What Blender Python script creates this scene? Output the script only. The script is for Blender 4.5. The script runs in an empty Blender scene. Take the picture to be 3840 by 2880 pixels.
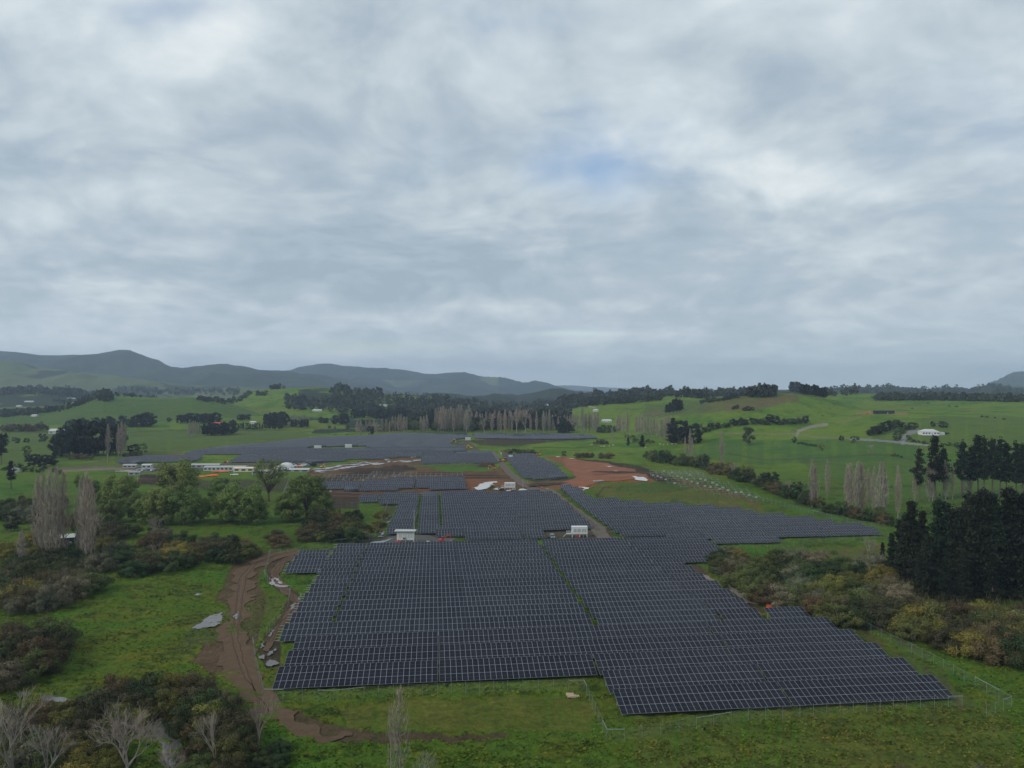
import bpy, bmesh, math, random
import numpy as np
from mathutils import Vector, Matrix
SC = bpy.context.scene
COL = SC.collection
# ---------------------------------------------------------------- camera, sky, sun, exposure
F, H, HY, CX = 2700.0, 59.6, 1457.0, 1920.0        # focal length and horizon in photo pixels, drone height in metres
cam = bpy.data.cameras.new("camera"); cam_o = bpy.data.objects.new("camera", cam); COL.objects.link(cam_o)
cam.sensor_width = 36; cam.lens = 36 * F / 3840; cam.shift_y = 17 / 3840
cam.clip_start = 1; cam.clip_end = 60000
cam_o.location = (0, 0, H); cam_o.rotation_euler = (math.radians(90), 0, 0)
SC.camera = cam_o
SC.view_settings.view_transform = 'Standard'; SC.view_settings.look = 'None'
SC.view_settings.exposure = 0.38; SC.view_settings.gamma = 1
HAZE = 0.00009
SC.cycles.volume_bounces = 1; SC.cycles.max_bounces = 6; SC.cycles.transparent_max_bounces = 24

SUN_EL, SUN_ROT = math.radians(36), math.radians(-120)
sun = bpy.data.lights.new("sun", 'SUN'); sun.energy = 1.5; sun.angle = math.radians(18); sun.color = (1, .95, .88)
sun_o = bpy.data.objects.new("sun", sun); COL.objects.link(sun_o)
sun_o.rotation_euler = Vector((math.sin(SUN_ROT) * math.cos(SUN_EL), math.cos(SUN_ROT) * math.cos(SUN_EL), math.sin(SUN_EL))).to_track_quat('Z', 'Y').to_euler()

class NT:
    """small helper for writing node trees"""
    def __init__(s, nt): s.nt = nt; s.n = nt.nodes; s.l = nt.links
    def put(s, sock, v):
        if v is None: return
        if hasattr(v, 'is_output') or hasattr(v, 'links'): s.l.new(v, sock)
        else:
            if hasattr(sock.default_value, '__len__') and not hasattr(v, '__len__'): v = [v] * len(sock.default_value)
            if hasattr(sock.default_value, '__len__') and len(sock.default_value) == 4 and len(v) == 3: v = (*v, 1)
            sock.default_value = v
    def math(s, op, a, b=None, c=None, clamp=False):
        m = s.n.new('ShaderNodeMath'); m.operation = op; m.use_clamp = clamp
        s.put(m.inputs[0], a); s.put(m.inputs[1], b); s.put(m.inputs[2], c); return m.outputs[0]
    def vmath(s, op, a, b=None):
        m = s.n.new('ShaderNodeVectorMath'); m.operation = op; s.put(m.inputs[0], a)
        if b is not None: s.put(m.inputs[1], b)
        return m.outputs[0]
    def mix(s, f, a, b, mode='MIX'):
        m = s.n.new('ShaderNodeMix'); m.data_type = 'RGBA'; m.blend_type = mode; m.clamp_factor = True
        s.put(m.inputs[0], f); s.put(m.inputs[6], a); s.put(m.inputs[7], b); return m.outputs[2]
    def noise(s, vec, scale, det=4, rough=.55, dist=0, dim='3D'):
        m = s.n.new('ShaderNodeTexNoise'); m.noise_dimensions = dim
        s.put(m.inputs['Vector'], vec); m.inputs['Scale'].default_value = scale; m.inputs['Detail'].default_value = det
        m.inputs['Roughness'].default_value = rough; m.inputs['Distortion'].default_value = dist; return m.outputs[0]
    def ramp(s, f, stops, interp='LINEAR'):
        m = s.n.new('ShaderNodeValToRGB'); m.color_ramp.interpolation = interp; e = m.color_ramp.elements
        while len(e) < len(stops): e.new(.5)
        for i, (p, c) in enumerate(stops):
            e[i].position = p; e[i].color = (*c, 1) if hasattr(c, '__len__') else (c, c, c, 1)
        s.put(m.inputs[0], f); return m.outputs[0]
    def smooth(s, f, a, b):
        m = s.n.new('ShaderNodeMapRange'); m.interpolation_type = 'SMOOTHSTEP'; s.put(m.inputs[0], f)
        m.inputs[1].default_value = a; m.inputs[2].default_value = b; return m.outputs[0]
    def comb(s, x, y, z):
        m = s.n.new('ShaderNodeCombineXYZ'); s.put(m.inputs[0], x); s.put(m.inputs[1], y); s.put(m.inputs[2], z); return m.outputs[0]
    def sep(s, v):
        m = s.n.new('ShaderNodeSeparateXYZ'); s.l.new(v, m.inputs[0]); return m.outputs
    def attr(s, name):
        m = s.n.new('ShaderNodeAttribute'); m.attribute_name = name; return m.outputs

world = bpy.data.worlds.new("World"); SC.world = world; world.use_nodes = True
w = NT(world.node_tree); w.n.clear()
tc = w.n.new('ShaderNodeTexCoord').outputs['Generated']
dx, dy, dz = w.sep(tc)
zz = w.math('ADD', w.math('MAXIMUM', dz, 0), .27)
pl = w.comb(w.math('DIVIDE', dx, zz), w.math('DIVIDE', dy, zz), 0)            # a flat cloud deck seen in perspective
sky = w.n.new('ShaderNodeTexSky'); sky.sky_type = 'NISHITA'; sky.sun_disc = False
sky.sun_elevation = SUN_EL; sky.sun_rotation = SUN_ROT
warp = w.vmath('ADD', pl, w.vmath('SCALE', w.vmath('SUBTRACT', w.n.new('ShaderNodeTexNoise').outputs[1], (.5, .5, .5)), None))
warp.node.inputs[1].links[0].from_node.inputs['Scale'].default_value = .55
wn = [n for n in w.n if n.bl_idname == 'ShaderNodeTexNoise'][0]; w.l.new(pl, wn.inputs['Vector']); wn.inputs['Scale'].default_value = 1.3; [n for n in w.n if n.bl_idname == 'ShaderNodeVectorMath' and n.operation == 'SCALE'][0].inputs['Scale'].default_value = .45
big = w.noise(warp, 1.0, 3, .5)
med = w.noise(warp, 3.6, 6, .52)
fine = w.noise(warp, 11, 4, .5)
t = w.math('ADD', w.math('ADD', w.math('MULTIPLY_ADD', big, .50, -.175), w.math('MULTIPLY', med, .56)), w.math('MULTIPLY', fine, .30))
# breaks and bright or dark banks of the deck, each at its own bearing and height
ay = w.math('MAXIMUM', dy, .05); bx = w.math('DIVIDE', dx, ay); bz = w.math('DIVIDE', dz, ay)
jn = w.math('MULTIPLY', w.math('SUBTRACT', w.noise(w.comb(bx, bz, 0), 4.5, 4, .6), .5), .34)
def blob(px, py, rx, ry, amp):
    x0, z0 = (px - CX) / F, (HY - py) / F
    js = min(1, ry / 90)
    a = w.math('DIVIDE', w.math('SUBTRACT', w.math('ADD', bx, w.math('MULTIPLY', jn, js)), x0), rx / F)
    b = w.math('DIVIDE', w.math('SUBTRACT', w.math('ADD', bz, w.math('MULTIPLY', jn, .5 * js)), z0), ry / F)
    g = w.math('EXPONENT', w.math('MULTIPLY', w.math('ADD', w.math('MULTIPLY', a, a), w.math('MULTIPLY', b, b)), -1))
    return w.math('MULTIPLY', w.math('MULTIPLY', g, amp), w.math('GREATER_THAN', dy, .05))
def total(bs):
    o = bs[0]
    for b in bs[1:]: o = w.math('ADD', o, b)
    return o
SKY_BRIGHT = [(700, 150, 420, 200, .10), (2750, 620, 650, 110, .16), (2950, 720, 500, 80, .12), (60, 90, 350, 220, .08), (1150, 120, 400, 200, .05),
              (1700, 700, 900, 480, -.11), (1300, 1060, 1100, 110, -.11), (3300, 1050, 900, 180, -.06), (3000, 260, 800, 160, -.03),
              (600, 950, 900, 120, -.06), (300, 1290, 900, 40, .10), (1350, 1310, 420, 22, .14), (2160, 1255, 160, 10, .2), (1600, 1170, 700, 40, .07), (250, 760, 700, 60, .04)]
SKY_BLUE = [(2190, 590, 190, 100, .60), (2240, 640, 90, 50, .3), (2150, 450, 90, 60, .3), (620, 40, 170, 60, .5), (1850, 90, 240, 90, .28), (1500, 600, 200, 80, .15),
            (1400, 1290, 330, 22, .55), (2160, 1256, 130, 14, .6), (2350, 690, 200, 60, .3), (3700, 420, 300, 200, .14)]
BR = total([blob(*b) for b in SKY_BRIGHT]); BL = total([blob(*b) for b in SKY_BLUE])
t = w.math('ADD', t, BR)
cloud = w.ramp(t, [(.28, (.315, .378, .430)), (.42, (.400, .468, .520)), (.52, (.485, .552, .595)), (.62, (.585, .645, .672)), (.80, (.76, .79, .79))])
# the deck closes into an even grey-blue towards the horizon
hz = w.smooth(dz, .0, .13)
cloud = w.mix(w.math('MULTIPLY', w.math('SUBTRACT', 1, hz), .55), cloud, (.515, .600, .655))
thin = w.math('ADD', w.math('MULTIPLY', w.smooth(t, .46, .34), .10), w.math('MULTIPLY', BL, w.smooth(w.noise(warp, 2.9, 5, .6), .28, .52)), clamp=True)
bg1 = w.n.new('ShaderNodeBackground'); w.l.new(sky.outputs[0], bg1.inputs[0]); bg1.inputs[1].default_value = .12
bg2 = w.n.new('ShaderNodeBackground'); w.l.new(cloud, bg2.inputs[0]); bg2.inputs[1].default_value = .94
ms = w.n.new('ShaderNodeMixShader'); w.l.new(thin, ms.inputs[0]); w.l.new(bg2.outputs[0], ms.inputs[1]); w.l.new(bg1.outputs[0], ms.inputs[2])
wo = w.n.new('ShaderNodeOutputWorld'); w.l.new(ms.outputs[0], wo.inputs[0])

# ---------------------------------------------------------------- numpy noise
def _hash(ix, iy, seed):
    h = (ix.astype(np.int64) * 374761393 + iy.astype(np.int64) * 668265263 + seed * 974634777) & 0xffffffff
    h = ((h ^ (h >> 13)) * 1274126177) & 0xffffffff
    return ((h ^ (h >> 16)) & 0xffff) / 65535.0
def vnoise(x, y, seed=0):
    x = np.asarray(x, float); y = np.asarray(y, float)
    ix, iy = np.floor(x), np.floor(y); fx, fy = x - ix, y - iy
    fx = fx * fx * (3 - 2 * fx); fy = fy * fy * (3 - 2 * fy)
    a, b, c, d = _hash(ix, iy, seed), _hash(ix + 1, iy, seed), _hash(ix, iy + 1, seed), _hash(ix + 1, iy + 1, seed)
    return (a * (1 - fx) + b * fx) * (1 - fy) + (c * (1 - fx) + d * fx) * fy
def fbm(x, y, oct=4, seed=0, gain=.5):
    s = 0; a = 1; t_ = 0
    for o in range(oct):
        s = s + a * vnoise(x * 2 ** o + 17.3 * o, y * 2 ** o - 9.1 * o, seed + o); t_ += a; a *= gain
    return s / t_ * 2 - 1          # -1..1
def sstep(x, a, b):
    x = np.clip((x - a) / (b - a), 0, 1); return x * x * (3 - 2 * x)

# ---------------------------------------------------------------- terrain height
TD = np.array([60, 150, 265, 300, 350, 410, 500, 600, 700, 850, 1000, 1200, 1500, 14000.])
TP = np.array([-1500, 0, 500, 1000, 1500, 1920, 2400, 2900, 3300, 3840, 5300.])
TZ = np.array([  # rows: columns of the photo; columns: distances TD
 [0, 0, -.5, -1, -1.5, -2, -2, -1, 0, 2, 4, 6, 8, -2],
 [0, 0, -.5, -1, -1.5, -2, -2, -2, -1, 0, 1, 3, 5, -2],
 [0, 0, -.5, -1, -1.5, -2, -2.4, -2.4, -2.4, -2, -1.5, 0, 3, -2],
 [0, 0, 0, -1.4, -1.8, -2.2, -2.4, -2.4, -2.4, -2.4, -2, -1.5, 0, -2],
 [0, 0, 0, -1.5, -1.7, -2.4, -2.6, -2.6, -2.5, -2.4, -2.4, -2.4, -2, -2],
 [0, 0, 0, -1.5, -1.7, -2.2, -2.6, -2.6, -2.5, -2.4, -2.4, -2.4, -2, -2],
 [0, 0, 0, -.6, -.6, .5, 1, -1, -2, -2, 2, 8, 12, -2],
 [0, 0, 0, -.3, 0, 1, 1, 1, 3, 10, 18, 26, 30, -2],
 [0, 0, 0, 0, 1, 2, 5, 10, 18, 26, 32, 36, 38, -2],
 [0, 0, .5, 1, 3, 5, 9, 15, 21, 28, 33, 36, 38, -2],
 [0, 0, 1, 2, 4, 7, 12, 18, 24, 30, 34, 36, 38, -2]], float)
# name, distance, run in front, run behind, crest in photo pixels, roughness of its flanks
RIDGES = [
 ('r1', 1500, 480, 420, [(-1500,1610),(0,1556),(150,1538),(300,1502),(388,1483),(497,1487),(597,1492),(721,1488),(845,1508),(1000,1535),(1250,1585)], 5),
 ('r2', 1950, 700, 500, [(450,1580),(600,1545),(760,1512),(845,1500),(945,1466),(1044,1456),(1100,1453),(1209,1454),(1298,1466),(1423,1474),(1522,1478),(1597,1484),(1696,1496),(1771,1506),(1900,1530),(2000,1560)], 14),
 ('r3', 2400, 600, 600, [(-1500,1460),(0,1468),(100,1464),(170,1462),(230,1466),(320,1478),(420,1490),(600,1500),(900,1510)], 8),
 ('r4', 4300, 1900, 900, [(-1500,1345),(0,1356),(100,1372),(200,1392),(330,1408),(450,1422),(560,1442),(700,1460),(1000,1475),(1300,1490)], 45),
 ('r5', 6200, 2300, 1500, [(-1500,1350),(0,1322),(50,1325),(149,1333),(224,1333),(278,1331),(368,1332),(413,1323),(447,1317),(487,1318),(522,1331),(562,1348),(592,1355),(641,1379),(686,1388),(746,1379),(796,1368),(845,1368),(895,1378),(970,1390),(1044,1389),(1080,1390),(1124,1409),(1224,1415),(1278,1420),(1348,1430),(1423,1449),(1497,1466),(1700,1490)], 60),
 ('r6', 8300, 2600, 1400, [(800,1420),(1000,1402),(1089,1390),(1119,1378),(1199,1369),(1239,1369),(1298,1379),(1423,1384),(1497,1385),(1547,1395),(1597,1402),(1640,1402),(1671,1398),(1721,1396),(1771,1411),(1820,1421),(1895,1425),(1945,1441),(1975,1449),(2009,1439),(2044,1450),(2090,1462),(2300,1480)], 70),
 ('r7', 12000, 1500, 900, [(1900,1458),(2064,1450),(2094,1446),(2149,1447),(2249,1452),(2348,1457),(2500,1466)], 20),
 ('r8', 3300, 900, 800, [(1400,1500),(1560,1484),(1631,1478),(1696,1473),(1746,1483),(1820,1484),(1855,1478),(1945,1483),(2000,1474),(2060,1460),(2109,1458),(2149,1466),(2199,1478),(2350,1490),(2600,1500)], 18),
 ('r9', 1850, 500, 600, [(1950,1540),(2060,1520),(2100,1506),(2174,1486),(2298,1476),(2373,1472),(2497,1472),(2646,1474),(2750,1470),(2850,1466),(2960,1468),(3100,1475),(3400,1490)], 8),
 ('r10', 3300, 900, 800, [(2500,1480),(2700,1470),(2790,1464),(2845,1458),(2900,1465),(3060,1464),(3111,1461),(3143,1453),(3306,1451),(3408,1453),(3469,1461),(3607,1453),(3632,1459),(3693,1448),(3737,1444),(3760,1455),(3840,1453),(4600,1445),(5300,1440)], 18),
 ('r11', 7200, 1500, 1500, [(3600,1480),(3700,1455),(3733,1436),(3774,1408),(3802,1397),(3840,1395),(4100,1400),(4600,1440),(5300,1450)], 60),
 ('r12', 1080, 430, 350, [(2350,1600),(2480,1560),(2560,1540),(2640,1512),(2700,1495),(2760,1484),(2845,1475),(2970,1472),(3095,1492),(3200,1520),(3320,1560)], 4),
 ('r13', 1500, 560, 450, [(2850,1510),(2980,1484),(3095,1476),(3306,1477),(3428,1483),(3550,1497),(3713,1491),(3840,1495),(4600,1480),(5300,1470)], 5),
 ('r14', 1420, 430, 350, [(2080,1560),(2150,1532),(2220,1512),(2300,1503),(2450,1491),(2590,1480),(2650,1482),(2720,1486),(2800,1500),(2900,1530)], 7),
]
def base_z(px, D):
    px = np.clip(px, TP[0], TP[-1]); D = np.clip(D, TD[0], TD[-1])
    i = np.clip(np.searchsorted(TP, px) - 1, 0, len(TP) - 2); j = np.clip(np.searchsorted(TD, D) - 1, 0, len(TD) - 2)
    a = (px - TP[i]) / (TP[i + 1] - TP[i]); b = (D - TD[j]) / (TD[j + 1] - TD[j])
    a = a * a * (3 - 2 * a)
    return (TZ[i, j] * (1 - a) + TZ[i + 1, j] * a) * (1 - b) + (TZ[i, j + 1] * (1 - a) + TZ[i + 1, j + 1] * a) * b
def terrain(X, Y, ids=False):
    X = np.asarray(X, float); Y = np.asarray(Y, float)
    D = np.maximum(Y, 60.); px = np.where(Y > 60, CX + F * X / D, CX + F * X / D)
    z = base_z(px, D)
    # the green mound right of the access road
    z = z + 5.5 * np.exp(-((X - 95) / 75) ** 2 - ((Y - 440) / 42) ** 2)
    und = fbm(X / 210, Y / 240, 3, 5) * sstep(D, 560, 1100) * 10.0
    z = z + und
    rid = np.zeros(np.shape(z), int)
    for n, (nm, Dl, wf, wb, pts, rg) in enumerate(RIDGES):
        xs = [p[0] for p in pts]; ys = [p[1] for p in pts]
        pc = np.clip(px, xs[0], xs[-1])
        cz = H - (np.interp(pc, xs, ys) - HY) * Dl / F
        out = np.maximum(0, np.maximum(xs[0] - px, px - xs[-1])) / 150.
        cz = cz + (fbm(X / (Dl * .02), Y * 0 + n, 5, 40 + n, .6)) * Dl * .0016
        tt = D - Dl
        p = np.where(tt < 0, sstep(1 + tt / wf, 0, 1), 1 - sstep(tt / wb, 0, 1))
        zl = -4 + (cz + 4) * p * np.exp(-out * out)
        k = 4 * p * (1 - p)
        nz = fbm(X / (wf * .30), Y / (wf * .38), 4, 60 + n) - .15 if Dl < 3000 else .9 - 2.6 * np.abs(fbm((X + .3 * Y) / (wf * .26), Y / (wf * .55), 4, 60 + n))
        zl = zl + nz * rg * (1.0 if Dl < 3000 else 1.3) * k * np.clip((cz + 4) / 40, 0, 1)
        rid = np.where(zl > z, n + 1, rid); z = np.maximum(z, zl)
    return (z, rid) if ids else z
_DS = np.exp(np.linspace(math.log(62), math.log(13000), 420))
_HC = {}
def _first(px, py, h, DS):
    X = (px - CX) / F * DS; z = terrain(X, DS) + h; pt = HY + F * (H - z) / DS
    ok = np.nonzero(pt <= py)[0]; i = ok[0] if len(ok) else len(DS) - 1
    return i, pt, z
def hit(px, py, h=0.0):
    """the first point of the ground (raised by h) that the photo shows at a pixel"""
    k = (round(px, 2), round(py, 2), h)
    if k in _HC: return _HC[k]
    i, pt, z = _first(px, py, h, _DS)
    if i == 0: D = (H - z[0]) * F / max(py - HY, 1)
    else:
        DS = np.linspace(_DS[i - 1], _DS[i], 10); i, pt, z = _first(px, py, h, DS); i = max(i, 1)
        a, b = pt[i - 1], pt[i]; t_ = min(1, max(0, (a - py) / (a - b))) if a != b else 0
        D = DS[i - 1] + (DS[i] - DS[i - 1]) * t_
    X = (px - CX) / F * D
    _HC[k] = (X, D, float(terrain(X, D))); return _HC[k]
def pxl(X, Y, Z): return CX + F * X / Y, HY + F * (H - Z) / Y
def inpoly(x, y, poly):
    x = np.asarray(x, float); y = np.asarray(y, float); r = np.zeros(x.shape, bool); n = len(poly)
    for i in range(n):
        (x1, y1), (x2, y2) = poly[i], poly[(i + 1) % n]
        if y1 == y2: continue
        c = ((y1 > y) != (y2 > y)) & (x < (x2 - x1) * (y - y1) / (y2 - y1) + x1); r ^= c
    return r
def pdist(x, y, pts):
    """distance from points to a polyline"""
    d = np.full(np.shape(x), 1e9)
    for (x1, y1), (x2, y2) in zip(pts[:-1], pts[1:]):
        dx_, dy_ = x2 - x1, y2 - y1; L = dx_ * dx_ + dy_ * dy_ + 1e-9
        t_ = np.clip(((x - x1) * dx_ + (y - y1) * dy_) / L, 0, 1)
        d = np.minimum(d, np.hypot(x - x1 - t_ * dx_, y - y1 - t_ * dy_))
    return d

# ---------------------------------------------------------------- materials and object helpers
MATS = {}
def mat(name, col, rough=.8, metal=0, spec=.3, noise=None, emit=None, alpha=None, bump=None, var=0, coat=0, trans=0):
    """procedural material; noise=(scale, amount) mottles the colour, var makes it differ from object to object"""
    if name in MATS: return MATS[name]
    m = bpy.data.materials.new(name); m.use_nodes = True; k = NT(m.node_tree)
    b = k.n['Principled BSDF']; b.inputs['Roughness'].default_value = rough; b.inputs['Metallic'].default_value = metal
    b.inputs['Specular IOR Level'].default_value = spec
    if coat: b.inputs['Coat Weight'].default_value = coat
    c = (*col, 1); out = None
    g = k.n.new('ShaderNodeNewGeometry').outputs['Position']
    if noise:
        nz = k.noise(g, noise[0], 5, .6)
        f = k.math('MULTIPLY_ADD', k.math('SUBTRACT', nz, .5), 2 * noise[1], 1)
        out = k.mix(1, c, k.comb(f, f, f), 'MULTIPLY')
    if var:
        r = k.n.new('ShaderNodeObjectInfo').outputs['Random']
        f = k.math('MULTIPLY_ADD', k.math('SUBTRACT', r, .5), 2 * var, 1)
        out = k.mix(1, out or c, k.comb(f, k.math('POWER', f, .8), k.math('POWER', f, .7)), 'MULTIPLY')
    if out is None: b.inputs['Base Color'].default_value = c
    else: k.l.new(out, b.inputs['Base Color'])
    if bump:
        bn = k.n.new('ShaderNodeBump'); bn.inputs['Distance'].default_value = bump[1]; bn.inputs['Strength'].default_value = .8
        k.l.new(k.noise(g, bump[0], 5, .6), bn.inputs['Height']); k.l.new(bn.outputs[0], b.inputs['Normal'])
    if alpha is not None: b.inputs['Alpha'].default_value = alpha
    m['base'] = list(col)
    MATS[name] = m; return m
def mesh_np(name, V, Fc, m=None, smooth=False):
    """mesh from numpy vertices and equal-sized faces"""
    V = np.asarray(V, np.float32); Fc = np.asarray(Fc, np.int32); me = bpy.data.meshes.new(name)
    me.vertices.add(len(V)); me.vertices.foreach_set('co', V.ravel())
    k = Fc.shape[1]; me.loops.add(Fc.size); me.loops.foreach_set('vertex_index', Fc.ravel())
    me.polygons.add(len(Fc)); me.polygons.foreach_set('loop_start', np.arange(0, Fc.size, k, dtype=np.int32))
    me.polygons.foreach_set('loop_total', np.full(len(Fc), k, np.int32))
    if smooth: me.polygons.foreach_set('use_smooth', np.ones(len(Fc), bool))
    me.update(calc_edges=True)
    if m: me.materials.append(m)
    return me
class MB:
    """collects boxes, tubes and sheets into ONE mesh"""
    def __init__(s): s.v = []; s.f = []; s.m = []; s.mi = 0
    def add(s, vs, fs):
        o = len(s.v); s.v += [tuple(v) for v in vs]; s.f += [tuple(i + o for i in f) for f in fs]; s.m += [s.mi] * len(fs); return s
    def box(s, c, d, rz=0, bev=0):
        x, y, z = d[0] / 2, d[1] / 2, d[2] / 2; ca, sa = math.cos(rz), math.sin(rz)
        if bev:
            b = min(bev, x * .45, y * .45); prof = [(-x + b, -y), (x - b, -y), (x, -y + b), (x, y - b), (x - b, y), (-x + b, y), (-x, y - b), (-x, -y + b)]
        else: prof = [(-x, -y), (x, -y), (x, y), (-x, y)]
        n = len(prof); P = [(c[0] + px_ * ca - py_ * sa, c[1] + px_ * sa + py_ * ca, c[2] + q) for q in (-z, z) for px_, py_ in prof]
        return s.add(P, [tuple(range(n))[::-1], tuple(range(n, 2 * n))] + [(i, (i + 1) % n, n + (i + 1) % n, n + i) for i in range(n)])
    def prism(s, prof, y0, y1, axis='y'):
        """profile in x,z swept along y (or in y,z along x)"""
        n = len(prof)
        P = [(a, q, b) if axis == 'y' else (q, a, b) for q in (y0, y1) for a, b in prof]
        return s.add(P, [tuple(range(n)), tuple(range(n, 2 * n))[::-1]] + [((i + 1) % n, i, n + i, n + (i + 1) % n) for i in range(n)])
    def tube(s, a, b, r0, r1=None, n=6):
        r1 = r0 if r1 is None else r1; a = Vector(a); b = Vector(b); d = (b - a)
        if d.length < 1e-6: return s
        q = d.to_track_quat('Z', 'Y'); P = []
        for p, r in ((a, r0), (b, r1)):
            for i in range(n):
                t_ = 2 * math.pi * i / n; P.append(p + q @ Vector((r * math.cos(t_), r * math.sin(t_), 0)))
        return s.add(P, [tuple(range(n))[::-1], tuple(range(n, 2 * n))] + [(i, (i + 1) % n, n + (i + 1) % n, n + i) for i in range(n)])
    def lathe(s, prof, c=(0, 0, 0), n=12, axis='z'):
        P = []
        for r, h in prof:
            for i in range(n):
                t_ = 2 * math.pi * i / n; a, b = r * math.cos(t_), r * math.sin(t_)
                P.append((c[0] + a, c[1] + b, c[2] + h) if axis == 'z' else (c[0] + a, c[1] + h, c[2] + b) if axis == 'y' else (c[0] + h, c[1] + a, c[2] + b))
        k = len(prof); fs = [(j * n + i, j * n + (i + 1) % n, (j + 1) * n + (i + 1) % n, (j + 1) * n + i) for j in range(k - 1) for i in range(n)]
        return s.add(P, fs + [tuple(range(n))[::-1], tuple(range((k - 1) * n, k * n))])
    def data(s, name, mats, smooth=False):
        me = bpy.data.meshes.new(name); me.from_pydata(s.v, [], s.f)
        for m in (mats if isinstance(mats, (list, tuple)) else [mats]): me.materials.append(m)
        if any(s.m): me.polygons.foreach_set('material_index', s.m)
        if smooth: me.polygons.foreach_set('use_smooth', [True] * len(s.f))
        me.update(); return me
    def build(s, name, mats, parent=None, smooth=False):
        return link(name, s.data(name, mats, smooth), parent)
def link(name, me, parent=None):
    o = bpy.data.objects.new(name, me); COL.objects.link(o)
    if parent is not None: o.parent = parent
    return o
def tag(o, label=None, cat=None, group=None, kind=None):
    if label: o['label'] = label
    if cat: o['category'] = cat
    if group: o['group'] = group
    if kind: o['kind'] = kind
    return o
def empty(name, loc=(0, 0, 0), rz=0, label=None, cat=None, group=None):
    o = bpy.data.objects.new(name, None); COL.objects.link(o); o.location = loc; o.rotation_euler = (0, 0, rz)
    o.empty_display_size = .5
    return tag(o, label, cat, group)
def copy_tree(o, parent=None):
    c = o.copy(); COL.objects.link(c)
    if parent is not None: c.parent = parent
    for ch in list(o.children): copy_tree(ch, c)
    return c
ORD = ['first', 'second', 'third', 'fourth', 'fifth', 'sixth', 'seventh', 'eighth', 'ninth', 'tenth', 'eleventh', 'twelfth', 'thirteenth', 'fourteenth',
       'fifteenth', 'sixteenth', 'seventeenth', 'eighteenth', 'nineteenth'] + [a if not b else a0 + '-' + b for a0, a in (('twenty', 'twentieth'), ('thirty', 'thirtieth'), ('forty', 'fortieth'), ('fifty', 'fiftieth'))
       for b in ['', 'first', 'second', 'third', 'fourth', 'fifth', 'sixth', 'seventh', 'eighth', 'ninth']]
# ---------------------------------------------------------------- ground: one sheet to beyond the mountains
G_PAST, G_YEL, G_DARK, G_LUSH = (.054, .100, .011), (.108, .106, .013), (.023, .047, .008), (.040, .108, .009)
SOIL, RED, DSOIL, GRAV, MUD = (.145, .075, .040), (.235, .095, .045), (.036, .025, .020), (.145, .118, .094), (.062, .044, .032)
WOOD = (.014, .022, .016)
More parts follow.
